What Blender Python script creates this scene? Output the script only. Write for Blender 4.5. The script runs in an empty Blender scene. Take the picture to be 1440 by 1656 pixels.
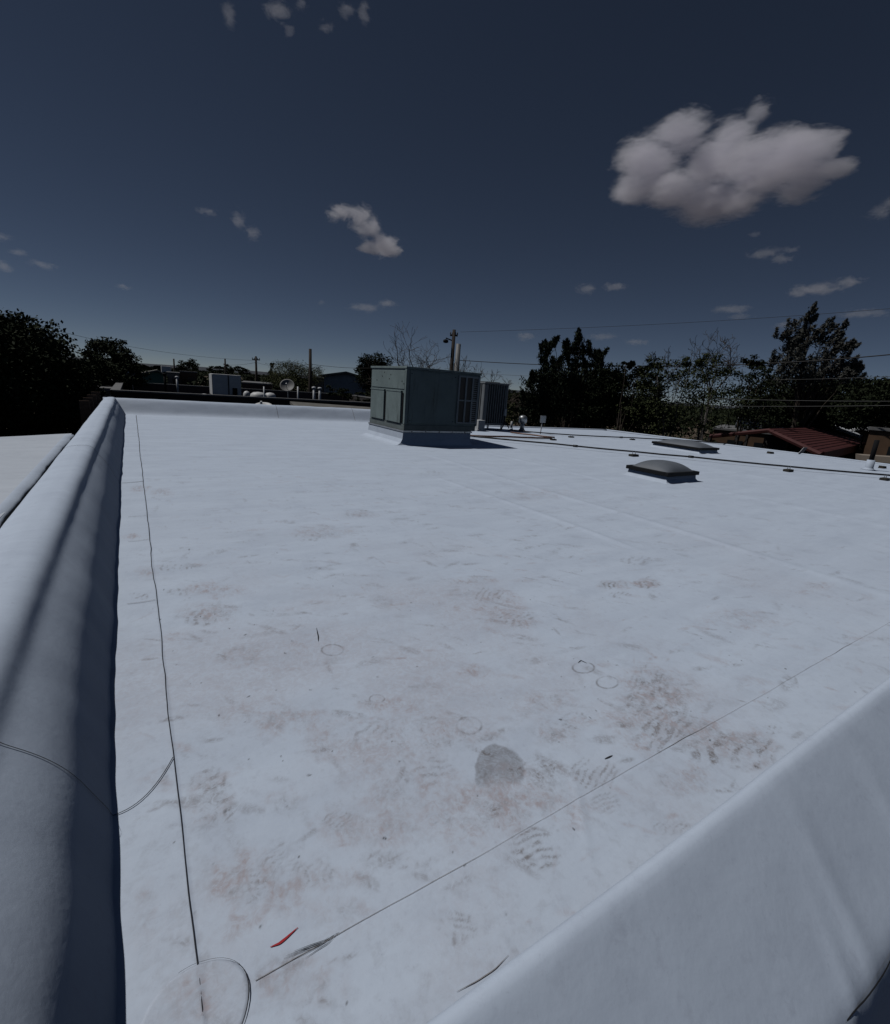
import bpy, bmesh, math, random
import numpy as np
from mathutils import Vector, Matrix

# ------------------------------------------------------------------ camera, world, sun
SC = bpy.context.scene
COL = SC.collection
H = 1.1                      # eye height above the roof deck (m)
ROOF = 4.0                   # roof deck above the ground (m)
CAM = np.array([0.0, 0.0, ROOF + H])
PW, PH = 1440.0, 1656.0
PC = np.array([PW / 2, PH / 2])
V1, V2 = (211.0, 590.0), (1950.0, 717.0)    # vanishing points of the two roof directions in the photograph
FPX = math.sqrt(-((V1[0]-PC[0])*(V2[0]-PC[0]) + (V1[1]-PC[1])*(V2[1]-PC[1])))
ay = np.array([V1[0]-PC[0], -(V1[1]-PC[1]), -FPX]); ay /= np.linalg.norm(ay)
ax = np.array([V2[0]-PC[0], -(V2[1]-PC[1]), -FPX]); ax /= np.linalg.norm(ax)
az = np.cross(ax, ay)
RM = np.array([ax, ay, az])                 # world = RM @ camera

cam_data = bpy.data.cameras.new('camera')
cam = bpy.data.objects.new('camera', cam_data)
COL.objects.link(cam)
cam_data.sensor_fit = 'HORIZONTAL'
cam_data.sensor_width = 36.0
cam_data.lens = 36.0 * FPX / PW
cam_data.clip_start = 0.02
cam_data.clip_end = 30000.0
m4 = Matrix([list(RM[0]) + [CAM[0]], list(RM[1]) + [CAM[1]], list(RM[2]) + [CAM[2]], [0, 0, 0, 1]])
cam.matrix_world = m4
SC.camera = cam

SUN_DIR = Vector((-0.58, 0.42, 1.16)).normalized()      # towards the sun
SUN_EL = math.asin(SUN_DIR.z)
SUN_ROT = math.atan2(SUN_DIR.x, SUN_DIR.y)
world = bpy.data.worlds.new('World')
SC.world = world
world.use_nodes = True
wn = world.node_tree
bg = wn.nodes['Background']
sky = wn.nodes.new('ShaderNodeTexSky')
sky.sky_type = 'NISHITA'
sky.sun_disc = False
sky.sun_elevation = SUN_EL
sky.sun_rotation = SUN_ROT
sky.altitude = 2000
sky.air_density = 0.42
sky.dust_density = 0.0
sky.ozone_density = 2.5
tint = wn.nodes.new('ShaderNodeMix'); tint.data_type = 'RGBA'; tint.blend_type = 'MULTIPLY'; tint.inputs[0].default_value = 1.0
tint.inputs[7].default_value = (1.10, 0.93, 0.79, 1)       # cool grade of the photograph
wn.links.new(sky.outputs[0], tint.inputs[6])
wn.links.new(tint.outputs[2], bg.inputs[0])
bg.inputs[1].default_value = 0.085

sd = bpy.data.lights.new('sun', 'SUN')
sd.energy = 5.0
sd.angle = math.radians(0.5)
sd.color = (1.0, 0.98, 0.95)
sun = bpy.data.objects.new('sun', sd)
COL.objects.link(sun)
sun.location = (-20, 20, 60)
sun.rotation_euler = SUN_DIR.to_track_quat('Z', 'Y').to_euler()

vs = SC.view_settings
SC.display_settings.display_device = 'sRGB'
vs.view_transform = 'Standard'
vs.look = 'None'
vs.exposure = -1.45
vs.gamma = 1.0
vs.use_curve_mapping = False
SC.render.engine = 'CYCLES'
SC.cycles.use_denoising = True
SC.cycles.max_bounces = 10
SC.cycles.diffuse_bounces = 0
SC.cycles.glossy_bounces = 2
SC.cycles.transmission_bounces = 3
SC.cycles.volume_bounces = 8
SC.cycles.volume_step_rate = 0.5
SC.cycles.transparent_max_bounces = 6

rnd = random.Random(7)
nrg = np.random.default_rng(11)

# ------------------------------------------------------------------ pixel helpers (directions only)
def ray(px, py):
    return RM @ np.array([px - PC[0], -(py - PC[1]), -FPX])
def deck(px, py, z=0.0):
    """photo pixel -> point on the horizontal plane z metres above the roof deck"""
    d = ray(px, py); t = (ROOF + z - CAM[2]) / d[2]
    return CAM + d * t
def far(px, py, D):
    """photo pixel -> point at horizontal distance D from the camera"""
    d = ray(px, py); return CAM + d * (D / math.hypot(d[0], d[1]))
def atY(px, py, Y):
    d = ray(px, py); return CAM + d * (Y / d[1])
def atX(px, py, X):
    d = ray(px, py); return CAM + d * (X / d[0])
def V(p): return Vector((float(p[0]), float(p[1]), float(p[2])))

# ------------------------------------------------------------------ materials
def mat(name, col, rough=0.7, metal=0.0, noise=0.0, nscale=8.0, bump=0.0, bscale=40.0, spec=None, col2=None):
    m = bpy.data.materials.new(name); m.use_nodes = True
    nt = m.node_tree; b = nt.nodes['Principled BSDF']
    b.inputs['Base Color'].default_value = (*col, 1)
    b.inputs['Roughness'].default_value = rough
    b.inputs['Metallic'].default_value = metal
    if spec is not None: b.inputs['Specular IOR Level'].default_value = spec
    if noise or bump:
        tc = nt.nodes.new('ShaderNodeTexCoord')
    if noise:
        n = nt.nodes.new('ShaderNodeTexNoise'); n.inputs['Scale'].default_value = nscale
        n.inputs['Detail'].default_value = 6; n.inputs['Roughness'].default_value = 0.65
        nt.links.new(tc.outputs['Object'], n.inputs['Vector'])
        r = nt.nodes.new('ShaderNodeValToRGB')
        c2 = col2 or tuple(c * (1 - noise) for c in col)
        r.color_ramp.elements[0].position = 0.35; r.color_ramp.elements[0].color = (*c2, 1)
        r.color_ramp.elements[1].position = 0.65; r.color_ramp.elements[1].color = (*col, 1)
        nt.links.new(n.outputs['Fac'], r.inputs['Fac']); nt.links.new(r.outputs['Color'], b.inputs['Base Color'])
    if bump:
        n2 = nt.nodes.new('ShaderNodeTexNoise'); n2.inputs['Scale'].default_value = bscale
        n2.inputs['Detail'].default_value = 4
        nt.links.new(tc.outputs['Object'], n2.inputs['Vector'])
        bm_ = nt.nodes.new('ShaderNodeBump'); bm_.inputs['Strength'].default_value = bump
        bm_.inputs['Distance'].default_value = 0.01
        nt.links.new(n2.outputs['Fac'], bm_.inputs['Height']); nt.links.new(bm_.outputs['Normal'], b.inputs['Normal'])
    return m

def membrane_mat(name, base, dirt_attr=False):
    m = bpy.data.materials.new(name); m.use_nodes = True
    nt = m.node_tree; N = nt.nodes; L = nt.links; b = N['Principled BSDF']
    b.inputs['Roughness'].default_value = 0.62
    b.inputs['Specular IOR Level'].default_value = 0.3
    tc = N.new('ShaderNodeTexCoord')
    mp = N.new('ShaderNodeMapping'); mp.inputs['Scale'].default_value = (0.55, 2.2, 1.0)
    L.new(tc.outputs['Object'], mp.inputs['Vector'])
    n1 = N.new('ShaderNodeTexNoise'); n1.inputs['Scale'].default_value = 2.2; n1.inputs['Detail'].default_value = 9; n1.inputs['Roughness'].default_value = 0.68
    L.new(mp.outputs[0], n1.inputs['Vector'])
    r1 = N.new('ShaderNodeValToRGB')
    r1.color_ramp.elements[0].position = 0.30; r1.color_ramp.elements[0].color = (base[0]*0.89, base[1]*0.89, base[2]*0.90, 1)
    r1.color_ramp.elements[1].position = 0.62; r1.color_ramp.elements[1].color = (*base, 1)
    L.new(n1.outputs['Fac'], r1.inputs['Fac'])
    n2 = N.new('ShaderNodeTexNoise'); n2.inputs['Scale'].default_value = 9.0; n2.inputs['Detail'].default_value = 10; n2.inputs['Roughness'].default_value = 0.75
    L.new(tc.outputs['Object'], n2.inputs['Vector'])
    r2 = N.new('ShaderNodeValToRGB')
    r2.color_ramp.elements[0].position = 0.60; r2.color_ramp.elements[0].color = (1, 1, 1, 1)
    r2.color_ramp.elements[1].position = 0.85; r2.color_ramp.elements[1].color = (0.66, 0.63, 0.63, 1)
    L.new(n2.outputs['Fac'], r2.inputs['Fac'])
    mx = N.new('ShaderNodeMix'); mx.data_type = 'RGBA'; mx.blend_type = 'MULTIPLY'; mx.inputs[0].default_value = 0.55
    L.new(r1.outputs[0], mx.inputs[6]); L.new(r2.outputs[0], mx.inputs[7])
    out = mx.outputs[2]
    # fine grit and lint caught on the sheet
    for sc_, lo_, hi_, c_, mixf in ((130, .60, .78, (0.60, 0.59, 0.60), .5), (26, .56, .80, (0.70, 0.68, 0.70), .55), (4.0, .50, .75, (0.80, 0.80, 0.82), .5)):
        g0 = N.new('ShaderNodeTexNoise'); g0.inputs['Scale'].default_value = sc_; g0.inputs['Detail'].default_value = 8; g0.inputs['Roughness'].default_value = .72
        L.new(tc.outputs['Object'], g0.inputs['Vector'])
        q0 = N.new('ShaderNodeValToRGB'); q0.color_ramp.elements[0].position = lo_; q0.color_ramp.elements[0].color = (1, 1, 1, 1)
        q0.color_ramp.elements[1].position = hi_; q0.color_ramp.elements[1].color = (*c_, 1); L.new(g0.outputs['Fac'], q0.inputs['Fac'])
        m0 = N.new('ShaderNodeMix'); m0.data_type = 'RGBA'; m0.blend_type = 'MULTIPLY'; m0.inputs[0].default_value = mixf
        L.new(out, m0.inputs[6]); L.new(q0.outputs[0], m0.inputs[7]); out = m0.outputs[2]
    if dirt_attr:
        at = N.new('ShaderNodeAttribute'); at.attribute_name = 'dirt'
        sp = N.new('ShaderNodeSeparateColor'); L.new(at.outputs['Color'], sp.inputs[0])
        for i, c in enumerate(((0.25, 0.243, 0.262), (0.46, 0.43, 0.475), (0.05, 0.045, 0.045))):
            k = N.new('ShaderNodeMix'); k.data_type = 'RGBA'
            if i < 2:
                g_ = N.new('ShaderNodeTexNoise'); g_.inputs['Scale'].default_value = (48, 30)[i]; g_.inputs['Detail'].default_value = 6; g_.inputs['Roughness'].default_value = .7; g_.inputs['Distortion'].default_value = 1.6
                L.new(tc.outputs['Object'], g_.inputs['Vector'])
                gr_ = N.new('ShaderNodeMapRange'); gr_.inputs['From Min'].default_value = .40; gr_.inputs['From Max'].default_value = .60; gr_.inputs['To Min'].default_value = .45; gr_.inputs['To Max'].default_value = 1.55
                L.new(g_.outputs['Fac'], gr_.inputs['Value'])
                mu_ = N.new('ShaderNodeMath'); mu_.operation = 'MULTIPLY'; mu_.use_clamp = True; L.new(sp.outputs[i], mu_.inputs[0]); L.new(gr_.outputs['Result'], mu_.inputs[1])
                L.new(mu_.outputs[0], k.inputs[0])
            else:
                L.new(sp.outputs[i], k.inputs[0])
            L.new(out, k.inputs[6]); k.inputs[7].default_value = (*c, 1)
            out = k.outputs[2]
    L.new(out, b.inputs['Base Color'])
    n3 = N.new('ShaderNodeTexNoise'); n3.inputs['Scale'].default_value = 55; n3.inputs['Detail'].default_value = 5
    L.new(tc.outputs['Object'], n3.inputs['Vector'])
    bp = N.new('ShaderNodeBump'); bp.inputs['Strength'].default_value = 0.10; bp.inputs['Distance'].default_value = 0.006
    L.new(n3.outputs['Fac'], bp.inputs['Height']); L.new(bp.outputs['Normal'], b.inputs['Normal'])
    return m

WHITE = (0.64, 0.735, 0.88)
M = {}
M['deck'] = membrane_mat('white_membrane_deck', WHITE, True)
M['memb'] = membrane_mat('white_membrane', WHITE)
M['patch'] = mat('dirty_patch_membrane', (0.60, 0.67, 0.77), .65, noise=.3, nscale=9, col2=(0.40, 0.38, 0.38))
M['gap_shade'] = mat('gap_shade_black', (0.012, 0.012, 0.013), .9)  # near-black that paints the shade of the gap beside the left parapet
M['memb_pink'] = membrane_mat('aged_white_membrane', (0.63, 0.69, 0.775))
M['sealant'] = mat('dark_seam_sealant', (0.03, 0.032, 0.038), 0.8)
M['seamgrey'] = mat('dirty_seam', (0.38, 0.37, 0.39), 0.8, noise=0.5, nscale=30)
M['stucco'] = mat('tan_stucco', (0.33, 0.27, 0.2), 0.95, noise=0.25, nscale=3, bump=0.4)
M['rtu'] = mat('grey_green_paint', (0.25, 0.32, 0.325), 0.6, noise=0.25, nscale=2.5, bump=0.05, bscale=6)
nt_ = M['rtu'].node_tree; b_ = nt_.nodes['Principled BSDF']; tc_ = nt_.nodes.new('ShaderNodeTexCoord')
mp_ = nt_.nodes.new('ShaderNodeMapping'); mp_.inputs['Scale'].default_value = (9, 9, 1.3); nt_.links.new(tc_.outputs['Object'], mp_.inputs[0])
nz_ = nt_.nodes.new('ShaderNodeTexNoise'); nz_.inputs['Scale'].default_value = 1.2; nz_.inputs['Detail'].default_value = 8; nz_.inputs['Roughness'].default_value = .7; nt_.links.new(mp_.outputs[0], nz_.inputs['Vector'])
rp_ = nt_.nodes.new('ShaderNodeValToRGB'); rp_.color_ramp.elements[0].position = .56; rp_.color_ramp.elements[0].color = (1, 1, 1, 1); rp_.color_ramp.elements[1].position = .74; rp_.color_ramp.elements[1].color = (.42, .40, .37, 1)
nt_.links.new(nz_.outputs['Fac'], rp_.inputs['Fac'])
mx_ = nt_.nodes.new('ShaderNodeMix'); mx_.data_type = 'RGBA'; mx_.blend_type = 'MULTIPLY'; mx_.inputs[0].default_value = 1.0
src_ = b_.inputs['Base Color'].links[0].from_socket; nt_.links.new(src_, mx_.inputs[6]); nt_.links.new(rp_.outputs[0], mx_.inputs[7]); nt_.links.new(mx_.outputs[2], b_.inputs['Base Color'])
M['bar'] = mat('pale_grille_paint', (0.52, 0.56, 0.57), .6, noise=.2, nscale=6)
M['rtu_dark'] = mat('grey_green_paint_base', (0.20, 0.24, 0.24), 0.6, noise=0.3, nscale=5)
M['galv'] = mat('galvanised_steel', (0.42, 0.44, 0.46), 0.42, 0.75, noise=0.25, nscale=9)
M['coil'] = mat('black_coil_fins', (0.012, 0.012, 0.013), 0.7)
M['black'] = mat('black_paint', (0.014, 0.014, 0.016), 0.85, spec=.15)
M['cond'] = mat('condenser_grey_paint', (0.26, 0.28, 0.30), 0.55, noise=0.2, nscale=4)
M['copper'] = mat('weathered_copper', (0.28, 0.17, 0.13), 0.5, 0.3, noise=0.4, nscale=20)
M['gas'] = mat('black_iron_pipe', (0.02, 0.02, 0.022), 0.55, noise=0.4, nscale=12)
M['wood'] = mat('weathered_wood', (0.16, 0.105, 0.075), 0.9, noise=0.45, nscale=14, bump=0.4)
M['woodblk'] = mat('dark_rubber_block', (0.05, 0.045, 0.035), 0.9, noise=0.4, nscale=30)
M['pvc'] = mat('white_pvc', (0.72, 0.74, 0.76), 0.45, noise=0.12, nscale=10)
M['dome'] = mat('grey_acrylic_dome', (0.15, 0.17, 0.20), 0.6, noise=0.12, nscale=4, spec=0.5)
M['frame'] = mat('dark_bronze_frame', (0.014, 0.015, 0.017), 0.7, spec=.2)
M['white'] = mat('white_paint', (0.7, 0.71, 0.72), 0.5, noise=0.15, nscale=5)
M['dirt'] = mat('dry_dirt', (0.15, 0.11, 0.08), 0.97, noise=0.4, nscale=0.6, bump=0.5, bscale=5, col2=(0.10, 0.08, 0.055))
M['darkwall'] = mat('dark_brown_stucco', (0.045, 0.042, 0.042), 0.95, noise=0.3, nscale=1.5)
M['darkroof'] = mat('black_rolled_roofing', (0.04, 0.04, 0.042), 0.9, noise=0.4, nscale=1.2)
M['capgrey'] = mat('grey_cap_flashing', (0.22, 0.22, 0.22), 0.6, noise=0.3, nscale=3)
M['pinkish'] = mat('faded_pink_stucco', (0.13, 0.09, 0.085), 0.9, noise=0.3, nscale=2)
M['brown'] = mat('brown_adobe', (0.15, 0.09, 0.055), 0.95, noise=0.3, nscale=2)
M['teal'] = mat('teal_siding', (0.03, 0.12, 0.11), 0.7, noise=0.2, nscale=2)
M['slate'] = mat('blue_grey_siding', (0.40, 0.45, 0.50), 0.75, noise=0.2, nscale=1.5)
M['tanroof'] = mat('grey_tan_shingle', (0.20, 0.195, 0.18), 0.9, noise=0.3, nscale=3)
M['beige'] = mat('beige_stucco', (0.34, 0.29, 0.24), 0.9, noise=0.2, nscale=1)
M['red'] = mat('red_metal_roofing', (0.085, 0.02, 0.02), 0.7, 0.0, noise=0.3, nscale=2)
M['solar'] = mat('solar_glass', (0.012, 0.016, 0.03), 0.12, spec=0.6)
M['alu'] = mat('aluminium_edge', (0.6, 0.62, 0.64), 0.35, 0.8)
M['glass'] = mat('dark_window_glass', (0.02, 0.025, 0.03), 0.1)
M['bark'] = mat('bark', (0.075, 0.058, 0.045), 0.95, noise=0.4, nscale=9)
M['barkgrey'] = mat('grey_bark', (0.11, 0.10, 0.095), 0.95, noise=0.4, nscale=9)
M['pole'] = mat('tarred_pole', (0.045, 0.034, 0.028), 0.9, noise=0.4, nscale=6)
M['wire'] = mat('black_cable', (0.012, 0.012, 0.013), 0.6)
M['wirelight'] = mat('bare_aluminium_cable', (0.10, 0.10, 0.10), 0.6, 0.0)
M['hill'] = mat('hazy_scrub', (0.05, 0.058, 0.072), 0.95, noise=0.3, nscale=0.02)  # distance haze is put into this colour: darkened and shifted to blue-grey
M['redmark'] = mat('red_crayon', (0.45, 0.02, 0.03), 0.7)

def leaf_mat(name, a, b2):
    m = bpy.data.materials.new(name); m.use_nodes = True
    nt = m.node_tree; b = nt.nodes['Principled BSDF']
    g = nt.nodes.new('ShaderNodeNewGeometry')
    r = nt.nodes.new('ShaderNodeValToRGB')
    r.color_ramp.elements[0].color = (*a, 1); r.color_ramp.elements[1].color = (*b2, 1)
    nt.links.new(g.outputs['Random Per Island'], r.inputs['Fac'])
    nt.links.new(r.outputs['Color'], b.inputs['Base Color'])
    b.inputs['Roughness'].default_value = 0.7
    b.inputs['Specular IOR Level'].default_value = 0.05
    return m
M['leafdark'] = leaf_mat('dark_leaf', (0.016, 0.022, 0.012), (0.036, 0.044, 0.025))
M['leafmid'] = leaf_mat('olive_leaf', (0.03, 0.04, 0.018), (0.075, 0.085, 0.04))
M['leafpale'] = leaf_mat('pale_olive_leaf', (0.06, 0.07, 0.035), (0.12, 0.125, 0.06))
M['needle'] = leaf_mat('dark_needle', (0.02, 0.028, 0.018), (0.045, 0.055, 0.036))
M['needlegrey'] = leaf_mat('grey_needle', (0.06, 0.062, 0.055), (0.13, 0.13, 0.12))

# ------------------------------------------------------------------ mesh builder
class MB:
    def __init__(s): s.v = []; s.f = []
    def box(s, lo, hi, rot=None, org=None):
        i = len(s.v)
        for z in (lo[2], hi[2]):
            for x, y in ((lo[0], lo[1]), (hi[0], lo[1]), (hi[0], hi[1]), (lo[0], hi[1])):
                s.v.append((x, y, z))
        s.f += [(i+3, i+2, i+1, i), (i+4, i+5, i+6, i+7), (i, i+1, i+5, i+4), (i+1, i+2, i+6, i+5), (i+2, i+3, i+7, i+6), (i+3, i, i+4, i+7)]
        return s
    def hexa(s, p):
        """8 corners: bottom 4 counter-clockwise then top 4"""
        i = len(s.v); s.v += [tuple(q) for q in p]
        s.f += [(i+3, i+2, i+1, i), (i+4, i+5, i+6, i+7), (i, i+1, i+5, i+4), (i+1, i+2, i+6, i+5), (i+2, i+3, i+7, i+6), (i+3, i, i+4, i+7)]
        return s
    def prism(s, poly, vec):
        """polygon (list of 3d points) extruded along vec"""
        i = len(s.v); n = len(poly)
        s.v += [tuple(q) for q in poly] + [tuple(Vector(q) + Vector(vec)) for q in poly]
        s.f.append(tuple(range(i + n - 1, i - 1, -1))); s.f.append(tuple(range(i + n, i + 2*n)))
        for k in range(n):
            k2 = (k + 1) % n
            s.f.append((i + k, i + k2, i + n + k2, i + n + k))
        return s
    def tube(s, pts, rad, seg=8, caps=True):
        pts = [Vector(p) for p in pts]
        n = len(pts)
        rads = rad if isinstance(rad, (list, tuple)) else [rad] * n
        i0 = len(s.v)
        up = None
        for k, p in enumerate(pts):
            d = (pts[min(k+1, n-1)] - pts[max(k-1, 0)])
            if d.length < 1e-9: d = Vector((0, 0, 1))
            d.normalize()
            if up is None:
                up = d.orthogonal().normalized()
            else:
                up = (up - d * up.dot(d))
                if up.length < 1e-6: up = d.orthogonal()
                up.normalize()
            w = d.cross(up)
            for j in range(seg):
                a = 2 * math.pi * j / seg
                s.v.append(tuple(p + (up * math.cos(a) + w * math.sin(a)) * rads[k]))
        for k in range(n - 1):
            for j in range(seg):
                a = i0 + k * seg + j; b = i0 + k * seg + (j + 1) % seg
                s.f.append((a, b, b + seg, a + seg))
        if caps:
            s.f.append(tuple(i0 + j for j in range(seg - 1, -1, -1)))
            s.f.append(tuple(i0 + (n-1) * seg + j for j in range(seg)))
        return s
    def lathe(s, prof, org, seg=20, axis=Vector((0, 0, 1))):
        """profile [(r,h)] about an axis through org"""
        axis = Vector(axis).normalized(); u = axis.orthogonal().normalized(); w = axis.cross(u)
        i0 = len(s.v); org = Vector(org)
        for r, h in prof:
            for j in range(seg):
                a = 2 * math.pi * j / seg
                s.v.append(tuple(org + axis * h + (u * math.cos(a) + w * math.sin(a)) * r))
        for k in range(len(prof) - 1):
            for j in range(seg):
                a = i0 + k * seg + j; b = i0 + k * seg + (j + 1) % seg
                s.f.append((a, b, b + seg, a + seg))
        s.f.append(tuple(i0 + j for j in range(seg - 1, -1, -1)))
        s.f.append(tuple(i0 + (len(prof)-1) * seg + j for j in range(seg)))
        return s
    def build(s, name, m, parent=None, smooth=False, bevel=0.0):
        me = bpy.data.meshes.new(name)
        me.from_pydata([tuple(map(float, v)) for v in s.v], [], s.f)
        me.materials.append(M[m] if isinstance(m, str) else m)
        if smooth:
            me.polygons.foreach_set('use_smooth', [True] * len(me.polygons))
        o = bpy.data.objects.new(name, me); COL.objects.link(o)
        if parent is not None:
            o.parent = parent
            o.matrix_parent_inverse = parent.matrix_world.inverted() if parent.type == 'EMPTY' and False else Matrix()
            if parent.type == 'EMPTY' or True:
                org = world_loc(parent)
                me.transform(Matrix.Translation(-org))
        if bevel:
            bv = o.modifiers.new('bevel', 'BEVEL'); bv.width = bevel; bv.segments = 2; bv.limit_method = 'ANGLE'
        return o
def world_loc(o):
    l = Vector(o.location)
    while o.parent is not None:
        o = o.parent; l += Vector(o.location)
    return l
def thing(name, label, cat, loc=(0, 0, 0), group=None):
    o = bpy.data.objects.new(name, None); COL.objects.link(o); o.location = V(loc); o.empty_display_size = 0.2
    return tag(o, label, cat, group)
def tag(o, label=None, cat=None, group=None, kind=None):
    if label: o['label'] = label
    if cat: o['category'] = cat
    if group: o['group'] = group
    if kind: o['kind'] = kind
    return o
def np_mesh(name, verts, quads, m, parent=None, smooth=True):
    """verts (n,3) and quads (k,4) as arrays"""
    me = bpy.data.meshes.new(name)
    verts = np.asarray(verts, dtype=np.float32); quads = np.asarray(quads, dtype=np.int32)
    if parent is not None:
        verts = verts - np.array(world_loc(parent), dtype=np.float32)
    me.vertices.add(len(verts)); me.vertices.foreach_set('co', verts.ravel())
    k = quads.shape[1]
    me.loops.add(quads.size); me.loops.foreach_set('vertex_index', quads.ravel())
    me.polygons.add(len(quads))
    me.polygons.foreach_set('loop_start', np.arange(0, quads.size, k, dtype=np.int32))
    me.polygons.foreach_set('loop_total', np.full(len(quads), k, dtype=np.int32))
    if smooth: me.polygons.foreach_set('use_smooth', np.ones(len(quads), dtype=bool))
    me.update(calc_edges=True)
    me.materials.append(M[m] if isinstance(m, str) else m)
    o = bpy.data.objects.new(name, me); COL.objects.link(o)
    if parent is not None: o.parent = parent
    return o
def grid_quads(nu, nv):
    """vertex index = i*nv + j"""
    i, j = np.meshgrid(np.arange(nu - 1), np.arange(nv - 1), indexing='ij')
    a = (i * nv + j).ravel()
    return np.stack([a, a + nv, a + nv + 1, a + 1], 1)

# ------------------------------------------------------------------ numpy noise
_tabs = {}
def vnoise(x, y, seed=0):
    if seed not in _tabs: _tabs[seed] = np.random.default_rng(seed + 100).random((256, 256))
    t = _tabs[seed]
    xi = np.floor(x).astype(int); yi = np.floor(y).astype(int)
    fx = x - xi; fy = y - yi
    fx = fx*fx*(3-2*fx); fy = fy*fy*(3-2*fy)
    a = t[xi & 255, yi & 255]; b = t[(xi+1) & 255, yi & 255]; c = t[xi & 255, (yi+1) & 255]; d = t[(xi+1) & 255, (yi+1) & 255]
    return (a*(1-fx)+b*fx)*(1-fy) + (c*(1-fx)+d*fx)*fy
def fbm(x, y, seed=0, octv=5, gain=0.55):
    s = 0; amp = 1; tot = 0
    for o in range(octv):
        s = s + amp * vnoise(x * 2**o + 17*o, y * 2**o - 9*o, seed + o); tot += amp; amp *= gain
    return s / tot
def sstep(a, b, x):
    t = np.clip((x - a) / (b - a), 0, 1); return t*t*(3-2*t)

# ------------------------------------------------------------------ ground, far hills
ground = MB()
ground.v = [(-6000, -2000, 0), (8000, -2000, 0), (8000, 9000, 0), (-6000, 9000, 0)]; ground.f = [(0, 1, 2, 3)]
tag(ground.build('ground', 'dirt'), kind='structure')
hv = []; nseg = 160
for k in range(nseg + 1):
    a = math.radians(-40 + 140 * k / nseg); r = 3500
    x, y = r * math.sin(a), r * math.cos(a)
    hh = 12 + 26 * float(fbm(np.array(k * 0.11), np.array(3.3), 5, 4))
    hv += [(x * 0.93, y * 0.93, -1), (x, y, hh), (x * 1.1, y * 1.1, -1)]
np_mesh('hills', np.array(hv), np.array([(k*3+c, k*3+3+c, k*3+4+c, k*3+1+c) for k in range(nseg) for c in (0, 1)]), 'hill')['kind'] = 'structure'

# ------------------------------------------------------------------ the building we look across
XL = -0.125 * H            # inner foot of the left parapet
YN = 0.33 * H              # inner foot of the near parapet
def far_y(x):  return H * (12.1 - 0.088 * (x / H + 0.15))      # far edge line
def right_x(y): return H * (13.45 + 0.16 * (10.9 - y / H))     # right edge line
bld = thing('flat_roofed_building', 'flat-roofed building covered in dirty white membrane with rounded white parapets, in the foreground', 'building', (0, 0, 0))

def steps(a, b, fine, end_fine, growth):
    xs = [a]; s = fine
    while xs[-1] < b:
        if xs[-1] > end_fine: s *= growth
        xs.append(xs[-1] + s)
    xs = np.array(xs); return a + (xs - a) * (b - a) / (xs[-1] - a)
gx = steps(XL - 0.13, 17.4, 0.0043, 2.1, 1.015)
gy = steps(YN - 0.02, 13.45, 0.0043, 1.9, 1.015)
GX, GY = np.meshgrid(gx, gy, indexing='ij')
# pull the outermost rows on to the slightly skewed edges
FY = far_y(GX); RX = right_x(GY)
tY = sstep(0.3, 1.0, (GY - gy[0]) / (gy[-1] - gy[0])); tX = sstep(0.3, 1.0, (GX - gx[0]) / (gx[-1] - gx[0]))
PX = GX + (RX - gx[-1]) * tX
PY = GY + (far_y(PX) - gy[-1]) * tY

LAPS = [(2.9, 2.0, 4.6), (3.70, 0.62, 6.2), (6.12, 0.9, 5.5), (5.0, 3.6, 7.0), (8.2, 1.2, 6.0), (10.6, 1.0, 9.0)]
def deck_z(x, y):
    x = np.asarray(x, float); y = np.asarray(y, float)
    z = 0.005 * (fbm(x * 0.9, y * 0.9, 1, 3) - 0.5) + 0.0018 * (fbm(x * 3.5, y * 3.5, 2, 3) - 0.5)
    for X, y0, y1 in LAPS:
        w = 0.03 + 0.004 * X
        off = x - X * H - 0.02 * np.sin(y * 1.7 + X)
        prof = np.exp(-(off / w) ** 2)
        env = sstep(y0 * H - 0.3, y0 * H + 0.3, y) * (1 - sstep(y1 * H - 0.6, y1 * H + 0.3, y))
        z = z + (0.005 + 0.0007 * X) * prof * env * (0.5 + fbm(y * 0.9, y * 0 + X, 4, 2))
    # flashing flange along the left parapet and the lap along the near parapet
    z = z + 0.0022 * (1 - sstep(0.018 * H, 0.018 * H + 0.006, x)) + 0.010 * (fbm(y * 2.2, x * 3, 7, 3) - 0.5) * (1 - sstep(-0.02, 0.16, x))
    # puckers at the foot of both parapets
    z = z + 0.02 * sstep(0.62 * H, 0.42 * H, y) * (fbm(x * 2.5, y * 1.5, 9, 3) - 0.5)
    z = z + 0.0016 * (1 - sstep(0.628 * H, 0.628 * H + 0.006, y))
    # creases running off the near lap
    for cx, cy, ang, ln in ((1.55, 0.75, -0.5, 0.2), (2.6, 0.72, -0.4, 0.35), (2.95, 0.66, -0.35, 0.3), (0.95, 0.66, 0.9, 0.12)):
        dx = x - cx; dy = y - cy; u = dx*math.cos(ang) + dy*math.sin(ang); v = -dx*math.sin(ang) + dy*math.cos(ang)
        z = z + 0.0025 * np.exp(-(v/0.014)**2 - (u/ln)**2)
    return z
PZ = deck_z(PX, PY)

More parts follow.
